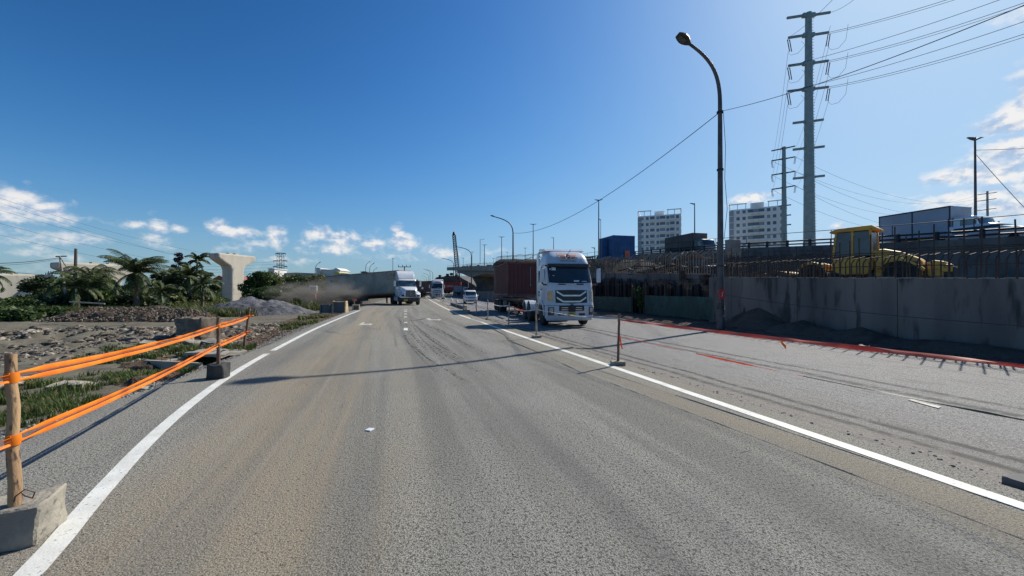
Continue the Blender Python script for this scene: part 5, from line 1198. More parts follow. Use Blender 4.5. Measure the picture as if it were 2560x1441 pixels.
    for s in (-1, 1): wheel(t, -1.32, s*1.02, .51, .30, s)
    if rig:
        MB().box((-6.0,0,.82),(8.4,.9,.22)).build('chassis', dark_steel, t, bevel=.02)
        MB().box((-2.75,0,1.25),(.6,2.1,1.1)).build('air_tank_rack', dark_steel, t, bevel=.03)
        for x in (-4.3, -5.6):
            for s in (-1, 1): wheel(t, x, s*.93, .51, .55, s, True); 
            for s in (-1, 1): MB().prism([(x+.62*cos(a), .5+.64*sin(a)) for a in [pi*(k+.5)/9*.9 for k in range(9)]]+[(x+.59*cos(a), .5+.61*sin(a)) for a in [pi*(k+.5)/9*.9 for k in range(9)]][::-1], s*.62, s*1.2).build('mudguard', silver_p, t)
    return t
def trailer(label, loc, rot, Ln, axles=3, group=None, xoff=None, tank=True, ab=1.3):
    # local x forward, origin under the front end (kingpin side), ground z=0, bed at 1.2 m
    t = thing('flatbed_trailer', label, 'trailer', loc, 0, group, rot)
    mb = MB()
    for s in (-1, 1): mb.box((-Ln/2, s*.5, .98), (Ln,.14,.42))
    k = 0.0
    while k < Ln: mb.box((-k-.1, 0, 1.12), (.1, 2.4, .12)); k += 1.4
    mb.build('bed_frame', rust, t)
    for s in (-1, 1): MB().box((-Ln/2, s*1.19, 1.12), (Ln,.06,.16)).build('side_rail', rust, t)
    for i in range(axles):
        x = -Ln+1.2+i*ab
        for s in (-1, 1): wheel(t, x, s*.92, .5, .55, s, True)
        MB().cyl((x,-.9,.5),(x,.9,.5),.07,n=8).build('axle', dark_steel, t)
    for s in (-1, 1): MB().box((-2.6, s*.7, .6), (.14,.14,.95)).box((-2.6, s*.7, .14),(.3,.3,.05)).build('landing_leg', dark_steel, t)
    MB().box((-Ln*.5, -.95, .75), (1.6,.4,.5)).build('spare_box', dark_steel, t, bevel=.03)
    MB().box((-Ln-.03,0,.75),(.06,2.3,.16)).build('rear_bumper', signred, t)
    return t
# --- the nearest lorry, coming towards us on the side road
th = atan2(-.985, .17)
ff = Vector((2.93, 19.7, LOW)); C1 = cabover('silver-white cab-over lorry facing us with a bright V-bar grille, nearest vehicle', ff, th, group=None); C1.scale = (1, 1.03, 1.055)
th2 = atan2(-.979, .205); d2 = Vector((cos(th2), sin(th2), 0)); n2_ = Vector((-d2.y, d2.x, 0))
c_fr = Vector((-.37, 30.7, 0))+n2_*1.22*1.0    # front face centre, its left corner seen at the photo's x 1268
c_fr = Vector((-.37+1.19, 30.7+.24, 0)); 
tr1 = trailer('rusty skeletal trailer behind the silver-white lorry, carrying the maroon box', c_fr+d2*4.4+Vector((0,0,LOW)), (0,0,th2), 11.6)
MC = container('shipping_container', 'maroon corrugated container on the trailer of the nearest lorry', c_fr-d2*3.03+Vector((0,0,LOW+1.40)), th2, 6.06, red_c, M('container_edge', (.22,.07,.045), (.12,.05,.04), .7, scale=2), fine=True)
rn = random.Random(2); mb = MB(); z_ = 2.2
while z_ > .75: mb.box((3.012, .62+.02*rn.random(), z_), (.01, .05, .05)); z_ -= .095
mb.build('code_marks', tarp_w, MC); mb = MB(); z_ = 2.3
while z_ > .5: mb.box((-2.55+.03*rn.random(), -1.225, z_), (.09,.01,.07)); z_ -= .16
mb.build('side_code_marks', tarp_w, MC)

# ---------------- bonneted tractor unit ----------------
def bonnet(label, loc, rz):
    t = thing('tractor_unit', label, 'lorry', loc, rz); P_ = white_p
    # bonnet: sections along x from the screen base (x=-1.7) to the grille (x=0)
    def sec(x, hw, zb, zt, r):
        pts = []
        for a, b in ((-1,0),(-1,1),(1,1),(1,0)):
            if b == 0: pts.append((x, a*hw, zb))
            else:
                for q in range(6): 
                    an = (pi-(pi/2)*q/5) if a < 0 else (pi/2-(pi/2)*q/5)
                    pts.append((x, a*(hw-r)+r*cos(an), zt-r+r*sin(an)))
        return pts
    MB().loft([sec(-1.75,1.02,1.0,2.12,.22), sec(-1.2,.98,1.0,2.08,.24), sec(-.7,.88,1.0,1.98,.26), sec(-.3,.78,1.0,1.86,.28), sec(-.06,.68,.98,1.74,.26), sec(0.0,.60,.96,1.66,.22)]).build('bonnet', P_, t, smooth=True)
    for s in (-1, 1):
        MB().loft([[( .02,s*.62,.95),( .02,s*1.05,.92),( .02,s*1.05,1.12),( .02,s*.62,1.3)],[(-.35,s*.72,.95),(-.35,s*1.2,.92),(-.35,s*1.2,1.32),(-.35,s*.72,1.5)],[(-.9,s*.85,1.05),(-.9,s*1.23,1.05),(-.9,s*1.23,1.45),(-.9,s*.85,1.62)],[(-1.5,s*.95,1.0),(-1.5,s*1.22,.95),(-1.5,s*1.22,1.3),(-1.5,s*.95,1.55)],[(-1.95,s*1.0,.7),(-1.95,s*1.2,.7),(-1.95,s*1.2,1.0),(-1.95,s*1.0,1.2)]]).build('front_wing', P_, t, smooth=True, bevel=.03)
        MB().loft([[(.03,s*.70,1.0),(.03,s*1.0,1.0),(.03,s*1.0,1.14),(.03,s*.74,1.2)],[(-.3,s*.78,1.05),(-.3,s*1.17,1.05),(-.3,s*1.17,1.26),(-.3,s*.8,1.36)]]).xf(Matrix.Translation((.02,s*.012,.0))).build('headlamp', glass_d, t)
        MB().prism([(-1.85,2.15),(-2.05,2.82),(-2.75,2.82),(-2.75,2.15)], s*1.085, s*1.105).build('side_window', glass_d, t)
        MB().prism([(-3.0,2.25),(-3.0,2.7),(-3.25,2.7),(-3.25,2.25)], s*1.085, s*1.105).build('sleeper_window', glass_d, t, bevel=.01)
        MB().box((-2.6,s*1.11,2.0),(.2,.03,.06)).build('door_handle', black_p, t)
        m_ = MB().box((-1.75, s*1.48, 2.45), (.10,.2,.6)).build('mirror', P_, t, bevel=.04); MB().tube([(-1.95,s*1.08,2.75),(-1.75,s*1.4,2.7)], .02, 5).tube([(-1.95,s*1.08,2.15),(-1.75,s*1.4,2.2)], .02, 5).build('mirror_arm', black_p, m_)
        m_ = MB().cyl((-.45,s*1.42,1.93),(-.37,s*1.42,1.93),.11,n=12).build('bonnet_mirror', P_, t, bevel=.02); MB().tube([(-.6,s*.9,1.6),(-.45,s*1.4,1.85)], .018, 5).tube([(-.2,s*.95,1.3),(-.42,s*1.4,1.83)], .014, 5).build('mirror_arm', black_p, m_)
        MB().cyl((-1.35,s*1.05,1.75),(-1.15,s*1.05,1.75),.06,n=8).build('cleaner_pipe', black_p, t)
        MB().box((-3.1,s*.95,.72),(1.9,.5,.55)).build('fuel_tank', dark_steel if s > 0 else silver_p, t, bevel=.12)
        MB().box((-2.9,s*1.05,1.02),(2.2,.3,.08)).build('step', black_p, t)
        wheel(t, -.95, s*1.0, .51, .30, s, rim=white_p)
        for x in (-4.9, -6.2): wheel(t, x, s*.93, .51, .55, s, True)
    # cab
    F = Front([(1.0,-1.75),(2.1,-1.78),(2.2,-1.80),(2.82,-2.12),(2.9,-2.15),(3.0,-2.3),(3.06,-2.6)], [(1.0,1.08),(2.1,1.09),(2.9,1.05),(3.0,.98),(3.06,.85)], .2, .12)
    MB().loft([F.ring(z, -3.85) for z in (1.05,1.5,2.0,2.14,2.4,2.7,2.88,2.96,3.02,3.06)]).build('cab_body', P_, t, smooth=True)
    F.patch(-.98, .98, 2.14, 2.82, .012, 24, 5).build('windscreen', glass_t, t, smooth=True)
    F.patch(-1.0, 1.0, 2.84, 2.92, .14, 16, 1, .1).build('sun_visor', P_, t)
    MB().loft([[(-2.5,-.9,3.04),(-2.5,.9,3.04),(-2.48,.88,3.08),(-2.48,-.88,3.08)],[(-2.85,-1.0,3.0),(-2.85,1.0,3.0),(-2.8,.97,3.55),(-2.8,-.97,3.55)],[(-3.3,-1.02,3.0),(-3.3,1.02,3.0),(-3.25,.98,3.92),(-3.25,-.98,3.92)],[(-3.85,-1.02,3.0),(-3.85,1.02,3.0),(-3.85,1.0,4.02),(-3.85,-1.0,4.02)]]).build('roof_deflector', P_, t, smooth=True, bevel=.10)
    # grille, bumper, plate
    g_ = MB().prism([(-.56,.98),(-.5,1.70),(.5,1.70),(.56,.98)], .0, .05, 'x').build('grille', dark_steel, t, bevel=.02)
    mb = MB(); [mb.box((.06, 0, 1.03+i*.075), (.02, 1.0, .018)) for i in range(9)]; mb.box((.065,0,1.35),(.02,.03,.7)); mb.build('grille_bars', chrome, g_)
    B = Front([(.38,-.06),(.5,.14),(.95,.12)], [(.38,1.12),(.95,1.2)], .35, .18)
    MB().loft([B.ring(z, -.45) for z in (.38,.45,.6,.8,.92)]).build('bumper', black_p, t, smooth=True); B.patch(-1.15, 1.15, .86, .93, .012, 20, 1).build('bumper_strip', chrome, t)
    B.patch(-.75, -.35, .5, .68, .03, 5, 2).build('number_plate', plate_y, t)
    MB().box((-4.6,0,.85),(5.2,.9,.25)).build('chassis', dark_steel, t); MB().box((-4.1,0,1.6),(.12,2.0,1.3)).build('headboard', dark_steel, t)
    for s in (-1, 1): MB().box((-4.25,s*.85,1.9),(.2,.2,2.1)).build('exhaust_stack', dark_steel, t, bevel=.05)
    MB().prism([(-6.9,.98),(-4.3,.98),(-4.3,1.12),(-6.9,1.12)], -1.2, 1.2).build('rear_mudguard', black_p, t, bevel=.03)
    return t
td = atan2(-.90, .43); dT = Vector((cos(td), sin(td), 0)); noseT = Vector((-11.4, 45.0, 0))
bonnet('white bonneted lorry cab turning onto the road in front of the grey box', noseT, td)
king = noseT-dT*5.6
tl = Vector((-.918, .396, 0)); hd = atan2(.396, -.918); rev = hd+pi      # trailer points back along tl; forward is -tl
pit = R(2.7)
fwd = -tl
tr_front = king+fwd*.9
t2 = trailer('dusty long trailer of the turning white lorry, rear end down in the yard', (tr_front.x, tr_front.y, .10), (0, pit*-1, atan2(fwd.y, fwd.x)), 12.6)
cc_ = tr_front-fwd*6.35
GC = container('shipping_container', 'long weathered grey container on the trailer of the turning white lorry', (cc_.x, cc_.y, 1.38-6.35*sin(pit)), 0, 12.19, grey_c, M('rusty_frame', (.40,.16,.07), (.30,.26,.2), .8, scale=1.2), 2.8, rot=(0, -pit, atan2(fwd.y, fwd.x)), fine=False, front_mat=cream_r)
mb = MB(); mb.box((-4.6,-1.23,2.05),(1.3,.012,.28)); mb.build('faded_red_lettering', M('faded_red', (.38,.10,.08), (.36,.34,.31), .8, scale=6, lo=.45, hi=.55), GC)
mb = MB(); rn = random.Random(4)
for i in range(14): mb.box((4.2+rn.random()*1.3,-1.23,1.7+rn.random()*.8),(.08+.2*rn.random(),.01,.05))
mb.build('small_marks', dark_steel, GC)

# ---------------- vehicles further back ----------------
def dirto(a): return atan2(-cos(a), sin(a))
far1 = P(1092,739,80); far1.z = LOW
C2 = dup(C1, far1, atan2(-.99, .10), 'white cab-over lorry in the distance between the brown and red boxes')
container('shipping_container', 'long dark brown container behind the distant white cab', (-21.3, 97, 1.25), atan2(10,-6), 12.6, brown_c, fine=False)
trailer('trailer under the long dark brown container in the distance', (-18.4, 91.5, LOW), (0,0,atan2(-10,6)), 13)
TS = container('shipping_container', 'bright red container with white lettering in the distance', (-23.0, 150.0, 1.9), R(180), 7.9, redl_c, None, 2.75, fine=False)
tx = text('T.S. LINES', 1.05, .01); tx.xf(Matrix.Translation((.9, 1.26, .95))@Matrix.Rotation(pi,4,'Z')@Matrix.Rotation(R(90),4,'X')); tx.build('lettering', white_p, TS)
mb = MB(); mb.tube([(3.5+.42*cos(a),1.27,1.3+.42*sin(a)) for a in [pi*k/8-.6 for k in range(11)]], .09, 4); mb.build('logo_swirl', white_p, TS)
trailer('trailer under the bright red container', (-18.5, 150, .4), (0,0,0), 9)
# minivan
def van(label, loc, rz, L_=4.5, W=1.68, Hh=1.9, paint=None, nose=.55, cat_='van', glassm=None, hood=0.0):
    t = thing('minivan' if cat_ == 'van' else 'car', label, cat_, loc, rz); p_ = paint or white_p; hw = W/2
    F = Front([(.25,-.06),(.4,.02),(.75,0),(.95,-.08),(1.1,-.16-hood*.6),(Hh*.58,-.30-hood),(Hh*.93,-.30-hood-.62),(Hh,-.30-hood-1.0)], [(.25,hw*.95),(.7,hw),(1.0,hw),(Hh*.9,hw*.86),(Hh,hw*.72)], .18, .12)
    MB().loft([F.ring(z, -L_+.12*(z/Hh)) for z in [.25,.4,.6,.8,.95,1.05,1.1+.0,Hh*.66,Hh*.8,Hh*.9,Hh*.96,Hh]]).build('body', p_, t, smooth=True)
    F.patch(-hw*.84, hw*.84, Hh*.60, Hh*.90, .01, 16, 4).build('windscreen', glassm or glass_d, t, smooth=True)
    for s in (-1, 1):
        MB().loft([[(x, s*(F.w(z)+.006), z) for x, z in ((-.75-hood,Hh*.62),(-1.0-hood,Hh*.88),(-L_+.5,Hh*.88),(-L_+.45,Hh*.62))],[(x, s*(F.w(z)-.02), z) for x, z in ((-.75-hood,Hh*.62),(-1.0-hood,Hh*.88),(-L_+.5,Hh*.88),(-L_+.45,Hh*.62))]]).build('side_window', glass_d, t)
        F.patch(s*hw*.62, s*hw*.95, .78, .92, .015, 5, 2).build('headlight', lightm, t)
        F.patch(s*hw*.6, s*hw*.88, .42, .52, .012, 4, 2).build('fog_light', black_p, t)
        MB().box((-.75-hood, s*(hw+.12), Hh*.62), (.08,.2,.14)).build('mirror', p_, t, bevel=.03)
        for x in (-.85, -L_+.9): wheel(t, x, s*(hw-.1), .31, .2, s, n=20)
    F.patch(-hw*.55, hw*.55, .74, .86, .015, 10, 2).build('grille', black_p, t); F.patch(-hw*.5, hw*.5, .36, .5, .012, 10, 2).build('intake', black_p, t)
    F.patch(-.2, .2, .56, .66, .02, 3, 1).build('number_plate', white_p, t)
    return t
v0 = G(1184,759,0); V1 = van('white minivan driving towards us left of the maroon container', (-5.45,53.5,LOW), atan2(-.985,.17), Hh=1.82)
# white light truck/bus further back, side view
def boxtruck(label, loc, rz, L_, Hh, mbox, mcab, Wd=2.2, cab=1.7, cat_='truck', zbed=.9):
    t = thing('box_truck', label, cat_, loc, rz); hw = Wd/2
    MB().bb(-L_, -cab, -hw, hw, zbed, Hh).build('cargo_box', mbox, t, bevel=.03)
    mb = MB()
    for s in (-1, 1):
        for x in (-L_+.05, -cab-.05, -(L_+cab)/2): mb.box((x, s*(hw+.01), (zbed+Hh)/2), (.08,.03,Hh-zbed))
        mb.box((-(L_+cab)/2, s*(hw+.01), Hh-.05), (L_-cab,.04,.1))
    mb.build('box_frame', dark_steel, t)
    F = Front([(.45,-.02),(1.15,0),(1.3,-.03),(2.1,-.3),(2.25,-.5)], [(.45,hw*.93),(2.1,hw*.88),(2.25,hw*.8)], .18, .08)
    MB().loft([F.ring(z, -cab+.08) for z in (.45,.8,1.15,1.35,1.8,2.1,2.2,2.25)]).build('cab', mcab, t, smooth=True); F.patch(-hw*.8, hw*.8, 1.35, 2.05, .01, 12, 3).build('windscreen', glass_d, t)
    for s in (-1, 1):
        MB().prism([(-.35,1.35),(-.5,2.0),(-1.2,2.0),(-1.2,1.35)], s*hw*.905, s*hw*.935).build('side_window', glass_t, t); F.patch(s*hw*.6, s*hw*.85, .75, .95, .012, 4, 2).build('headlight', lightm, t)
        wheel(t, -.85, s*(hw-.2), .4, .25, s, n=18); wheel(t, -L_+1.4, s*(hw-.3), .4, .5, s, True, n=18)
        MB().box((-.25, s*(hw+.12), 1.7), (.06,.16,.3)).build('mirror', black_p, t, bevel=.02)
    MB().box((-L_/2,0,.65),(L_-.8,.9,.25)).build('chassis', dark_steel, t); return t
boxtruck('small white truck crossing under the unfinished bridge', (-11.9,112,.35), R(-6), 4.4, 2.75, M('dull_white', (.36,.36,.38), None, .6), white_p)
yv = 33.5; boxtruck('grey-sided box truck driving along the viaduct behind the loader', (xV(31)+4.0, 29.6, hV(30)-.92), atan2(-.97,.247), 6.6, 3.2, M('box_grey_blue', (.40,.45,.52), (.34,.38,.44), .6, scale=.6), white_p, 2.35)
van('white car with tinted windows passing at the right end of the viaduct', (xV(27)+1.9,26.0,hV(27)-.93), atan2(-.97,.247), 4.4, 1.75, 1.55, white_p, cat_='car', glassm=glass_t, hood=.6)
van('second white car entering the frame at the far right of the viaduct', (xV(20)+1.8,20.0,hV(20)-.9), atan2(-.97,.247), 4.4, 1.75, 1.5, white_p, cat_='car', glassm=glass_t, hood=.6)
boxtruck('dark covered truck on the viaduct left of the nearest lamp post', (xV(57)+2.4, 55.5, hV(57)-1.2), atan2(-.97,.247), 8.5, 3.3, M('truck_tarp', (.13,.12,.11), (.09,.085,.08), .85, scale=.7), M('dull_grey_cab', (.16,.16,.18), None, .5), 2.4, 2.0)
# ---------------- blue site container, debris on the ramp ----------------
cz = P(1533,650,40).z; BC = container('site_container', 'blue site container with an open door standing on the ramp', (0,0,0), 0, 3.0, blue_c, None, 2.48)
dd = Vector((-.247,.97,0)).normalized(); BC.rotation_euler = (0,0,atan2(dd.y, dd.x)); base = Vector((10.12, 40, cz))+Vector((dd.y,-dd.x,0))*1.22+dd*1.5; BC.location = base
BC.rotation_euler = (0,0,atan2(dd.y, dd.x)+pi)   # corrugated end towards the camera
MB().bb(1.54,1.555,.05,.62,.15,.95).build('orange_notice', signorange, BC); MB().bb(-.2,.35,-1.26,-1.235,.2,2.25).build('open_doorway', black_p, BC); 
MB().bb(.37,.42,-1.9,-1.24,.2,2.25).build('open_door_leaf', blue_c, BC)
MB().bb(1.505,1.53,-1.0,1.0,.75,.82).bb(1.505,1.53,-1.0,1.0,1.6,1.67).build('end_ribs', blue_c, BC)
def debris(label, x, y, z, mat, n, sp, seed, cat_='debris'):
    rn = random.Random(seed); mb = MB()
    for i in range(n):
        a = rn.uniform(0, pi); l = rn.uniform(.5, 2.4); c = Vector((x+rn.gauss(0, sp), y+rn.gauss(0, sp), z+rn.uniform(0, .55))); u = Vector((cos(a), sin(a), rn.uniform(-.25,.25)))*l/2
        mb.beam(c-u, c+u, rn.uniform(.05,.3), rn.uniform(.03,.08))
    return tag(mb.build('debris_heap', mat), label, cat_, kind='stuff')
debris('boards and scrap piled on the ramp right of the blue container', 14.5, 36, 4.3, dark_con, 60, 1.6, 1); debris('scrap timber along the ramp edge left of the lamp post', 12.6, 30, 3.0, rust, 50, 1.6, 2)
debris('scrap and formwork on the ramp left of the blue container', 7.0, 46, 5.0, dark_con, 40, 1.6, 3)
debris('rusty formwork heaped on the ramp right of the lamp post', 14.6, 25.5, 2.2, rust, 55, 1.4, 5)
mb = MB(); rows = []
for i in range(22):
    r_ = []
    for j in range(10):
        u, v = i/21, j/9; x = 13.3+u*2.6+.3*v; y = 33+v*1.6-u*1.2; z_ = 4.25+.62*sin(pi*min(1,u*1.15))*(1-.5*v)+.25*mn.noise(Vector((u*6, v*5, 1)))+.12*mn.noise(Vector((u*15, v*12, 4))); r_.append((x, y, z_))
    rows.append(r_)
mb.grid(rows); tag(mb.build('tarpaulin', tarp_w, smooth=True, solid=.01, auto=False), 'crumpled pale tarpaulin thrown over the scrap on the ramp', 'tarpaulin')
mb = MB(); mb.grid([[(12.9+.5*i+.15*mn.noise(Vector((i,j,0))), 27+.3*j, 3.35+.25*mn.noise(Vector((i*1.3,j*1.1,3)))) for j in range(5)] for i in range(7)]); tag(mb.build('tarpaulin', tarp_w, smooth=True, solid=.01, auto=False), 'small white sheet lying on the ramp beside the lamp post', 'tarpaulin')
chunk('concrete_post', 'pale block at the end of the viaduct railing right of the lamp post', 'concrete block', tuple(P(1832,640,30)), (.9,.6,1.2), .2, concrete, 61, .02)
t = thing('weeds', 'bright weeds growing through the gap in the green sheets', 'plant', (xW(29.6)+.1, 29.6, 0)); rn = random.Random(31); mb = MB()
for i in range(260):
    a = rn.uniform(0,6.28); h = rn.uniform(.5,2.0); r_ = .15+rn.random()*.55*h/2; p = Vector((r_*cos(a), r_*sin(a), h)); q = Vector((rn.uniform(-.1,.1), rn.uniform(-.1,.1), rn.uniform(-.05,.1))); s_ = q.cross(Vector((0,0,1))).normalized()*.035; mb.add([p-q, p+s_, p+q, p-s_], [(0,1,2,3)])
mb.build('leaves', leafm('weed_leaf', (.12,.2,.04), (.07,.13,.03)), t, auto=False); mb = MB(); [mb.tube([(0,0,-.1),(.2*cos(k),.2*sin(k),1.0),(.4*cos(k),.4*sin(k),1.8)], .012, 4) for k in range(7)]; mb.build('stems', grass_m, t)

# ---------------- yellow wheel loader ----------------
ux = Vector((.6,-.8,0)).normalized()          # rear (engine) towards the camera and right
cabg = M('cab_glass', (.02,.03,.035), (.05,.07,.08), .25, scale=1.5, spec=.9)
LD = thing('wheel_loader', 'yellow wheel loader parked behind the rebars on the ramp', 'loader', (18.6, 20.9, 1.74), atan2(-ux.y, -ux.x)); LD.scale = (.98,.95,1.02)
# local x forward (bucket), +y left
Ym = yellow_m
MB().prism([(-.35,1.0),(-.35,1.55),(.0,1.62),(1.25,1.62),(1.4,1.5),(1.4,1.0),(1.0,.75),(-.1,.75)], -.72, .72).build('cab_base', Ym, LD, bevel=.05)
for s in (-1, 1):
    MB().prism([(-.28,1.68),(-.22,2.92),(.42,2.92),(.42,1.68)], s*.70, s*.72).build('door_window', cabg, LD); MB().prism([(.54,1.68),(.54,2.92),(1.12,2.92),(1.28,1.68)], s*.70, s*.72).build('side_window', cabg, LD)
    for x0, x1 in ((-.32,-.24),(.48,.48),(1.32,1.16)): MB().beam((x0, s*.73, 1.6),(x1, s*.73, 3.0), .09, .09).build('pillar', Ym, LD)
    MB().box((1.35,s*.95,2.5),(.05,.16,.36)).build('mirror', black_p, LD, bevel=.02)
MB().prism([(-.30,1.7),(-.26,2.9),(-.24,2.9),(-.28,1.7)], -.62, .62).build('rear_window', cabg, LD); MB().prism([(1.27,1.7),(1.15,2.9),(1.17,2.9),(1.3,1.7)], -.62, .62).build('front_window', cabg, LD)
MB().prism([(-.5,2.96),(-.5,3.06),(-.3,3.20),(1.1,3.16),(1.45,3.04),(1.45,2.96)], -.82, .82).build('cab_roof', Ym, LD, bevel=.03)
MB().box((.3,0,1.9),(.5,.5,.5)).box((.1,0,2.3),(.12,.45,.6)).build('seat', black_p, LD, bevel=.05); MB().tube([(.85,0,1.6),(.75,0,2.1)], .03, 6).build('steering_column', black_p, LD)
# engine bonnet sloping down to the rear
hood = [(-.4,.6),(-.4,1.97),(-.8,1.97),(-1.4,1.80),(-2.0,1.46),(-2.15,1.28),(-2.15,.6)]
MB().prism([(-2.3,.6),(-2.3,1.2),(-2.5,1.34),(-2.85,1.26),(-3.05,1.12),(-3.05,.6)], -.72, .72).build('radiator_housing', Ym, LD, bevel=.05)
for y_ in (-.38, 0, .38): MB().box((-3.06, y_, .88), (.03,.28,.34)).build('radiator_grille', black_p, LD)
MB().box((-2.22,0,.85),(.18,1.2,.5)).build('gap_panel', black_p, LD)
MB().prism(hood, -.8, .8).build('engine_bonnet', Ym, LD, bevel=.08)
for s in (-1, 1):
    MB().prism([(-.5,1.0),(-.5,1.62),(-.95,1.66),(-1.5,1.48),(-2.1,1.12),(-2.3,.9),(-2.2,.82),(-1.95,1.08),(-1.4,1.34),(-.9,1.25),(-.7,1.0)], s*.80, s*1.15).build('rear_mudguard', Ym, LD, bevel=.04)
    MB().prism([(-1.2,1.5),(-1.95,1.28),(-1.95,1.0),(-1.2,1.05)], s*.80, s*.815).build('louvre_panel', black_p, LD)
    MB().prism([(1.6,1.0),(1.7,1.35),(2.2,1.5),(2.75,1.35),(2.9,1.0)], s*.72, s*1.1).build('front_mudguard', Ym, LD, bevel=.04)
    for x in (-1.45, 2.2): wheel(LD, x, s*.92, .68, .50, s, rim=Ym)
    MB().box((-2.95,s*.6,.95),(.35,.45,.35)).build('rear_lamp_box', Ym, LD, bevel=.04)
    MB().prism([(1.6,1.35),(2.6,1.15),(3.5,.55),(3.5,.35),(2.5,.85),(1.6,1.05)], s*.35, s*.47).build('lift_arm', Ym, LD, bevel=.02)
MB().box((-3.0,0,.8),(.35,1.5,.5)).build('counterweight', black_p, LD, bevel=.06); MB().box((.8,0,.7),(3.6,.9,.4)).build('frame', black_p, LD, bevel=.05)
MB().prism([(3.3,.1),(4.2,.05),(4.3,.1),(3.9,.3),(3.6,.75),(3.7,1.05),(3.35,.95),(3.2,.5)], -1.25, 1.25).build('bucket', cream_r, LD, bevel=.02)

debris('rusty pipes and boards beside the loader bucket', 15.4, 23.5, 2.0, rust, 60, 1.2, 8)
debris('dark scrap heap behind the rebars above the left green sheets', 10.5, 41, 4.2, rust, 60, 1.5, 9)
t = thing('shade_wall', 'dark low wall added along the side road for shade under the unfinished bridge', 'wall', (0,0,0)); mb = MB(); ys_ = [62+6*i for i in range(12)]  # added wall; its dark colour stands in for the bridge's shade
mb.loft([[(xO(y)-.1, y, -.3), (xO(y)-.1, y, 1.5), (xO(y)+.4, y, 1.5), (xO(y)+.4, y, -.3)] for y in ys_]); mb.build('wall_body', dark_con, t)

# ---------------- buildings ----------------
win_l = M('window_pale', (.22,.25,.28), (.30,.31,.32), .3, scale=.2)
def apartment(label, px0, px1, ptop, Zd, rz, floors, W, D, cols, seed):
    c = P((px0+px1)/2, 700, Zd); Ht = (HY-ptop)*Zd/FP+HC+.3; t = thing('apartment_block', label, 'building', (c.x, c.y, -.3), rz); fh = Ht/(floors+.9)
    bh = fh*floors
    MB().bb(-W/2,W/2,-D/2,D/2,0,bh).build('wall', aptm, t)
    MB().bb(-W*.5-.15,-W*.42,-D/2-.15,D/2+.1,0,bh*.985).build('end_tower', aptg, t)
    MB().bb(-W*.12,W*.12,-D*.2,D*.2,bh,Ht).build('roof_house', aptm, t)
    mb = MB()
    for s in (-1, 1):
        for a in (.2,.35,.5): mb.bb(s*W*a-.15,s*W*a+.15,-D/2,-D/2+.3,bh,bh+fh*.8)
        mb.bb(s*W*.18,s*W*.5,-D/2,-D/2+.3,bh+fh*.7,bh+fh*.85)
        mb.bb(s*W*.48,s*W*.5,-D/2,D/2,bh+fh*.7,bh+fh*.85)
    mb.build('roof_frame', aptm, t)
    mb = MB()
    for f_ in range(1, floors): mb.bb(-W/2-.2,W/2+.2,-D/2-.2,-D/2,f_*fh-.15,f_*fh+.15)
    mb.build('floor_band', aptm, t)
    # windows: one part per opening on the three faces seen, capped
    n = 0; rest = MB()
    for f_ in range(floors-1, 3, -1):
        z0, z1 = f_*fh+fh*.30, f_*fh+fh*.78
        for k, (u, wd, deep) in enumerate(cols):
            x = -W/2+u*W; zz0 = f_*fh+fh*.1 if deep else z0; m_ = MB().bb(x-wd/2, x+wd/2, -D/2-.06, -D/2+.02, zz0, z1+ (.1 if deep else 0))
            if n < 96: m_.build('window', win_m if (k*7+f_*5) % 3 else win_l, t); n += 1
            else: rest.add(m_.v, m_.f)
        for v in (.25,.5,.75):
            for s in (-1, 1): m_ = MB().bb(s*(W/2+.16)-.02*s, s*(W/2+.2), -D/2+v*D-.6, -D/2+v*D+.6, z0, z1); rest.add(m_.v, m_.f)
    o = rest.build('side_windows', win_m, t); o['kind'] = 'stuff'
    for (u, wd, deep) in cols:
        if deep:
            for f_ in range(4, floors): MB().bb(-W/2+u*W-wd/2-.2,-W/2+u*W+wd/2+.2,-D/2-1.0,-D/2,f_*fh,f_*fh+fh*.3).build('balcony', aptm, t)
    return t
apartment('white apartment tower left of the lamp post, seen at its corner', 1588, 1711, 531, 200, R(-22), 13, 19.5, 15, [(.1,1.2,0),(.22,1.2,0),(.34,2.0,1),(.47,1.3,0),(.58,2.4,1),(.7,1.3,0),(.8,2.0,1),(.92,1.2,0)], 1)
apartment('white apartment tower right of the lamp post with a dark stair column', 1834, 1953, 508, 200, R(-32), 13, 24, 8, [(.16,1.4,0),(.27,1.4,0),(.38,2.2,1),(.48,2.6,1),(.58,2.2,1),(.7,1.4,0),(.8,1.4,0),(.93,1.6,1)], 2)
def shed(label, px0, px1, ptop, Zd, mat, D=12, roof=None, cat_='building', name='factory_building', rz=0, parts=True, rise=.0):
    a, b = P(px0, 700, Zd), P(px1, 700, Zd); W = (b-a).x; Ht = (HY-ptop)*Zd/FP+HC+.3; t = thing(name, label, cat_, ((a.x+b.x)/2, Zd+D/2, -.3), rz)
    MB().bb(-W/2,W/2,-D/2,D/2,0,Ht).build('wall', mat, t); 
    MB().prism([(-W/2-.4,Ht),(0,Ht+rise+.3),(W/2+.4,Ht),(W/2+.4,Ht-.3),(-W/2-.4,Ht-.3)], -D/2-.4, D/2+.4).build('roof', roof or mat, t)
    for i in range(max(1, int(W/6))): MB().bb(-W/2+1.5+i*6,-W/2+4+i*6,-D/2-.05,-D/2+.05,Ht*.45,Ht*.7).build('window', win_m, t)
    return t
shed('long low grey factory wall above the thicket', 690, 790, 684, 230, greybld, rise=.2); shed('white factory block with a stepped roof behind the thicket', 790, 838, 675, 225, whitebld)
shed('small white rooftop block beside the lattice tower', 671, 686, 672, 220, whitebld); shed('white slanted factory front left of the yellow strip', 832, 850, 676, 215, whitebld, rise=1.0)
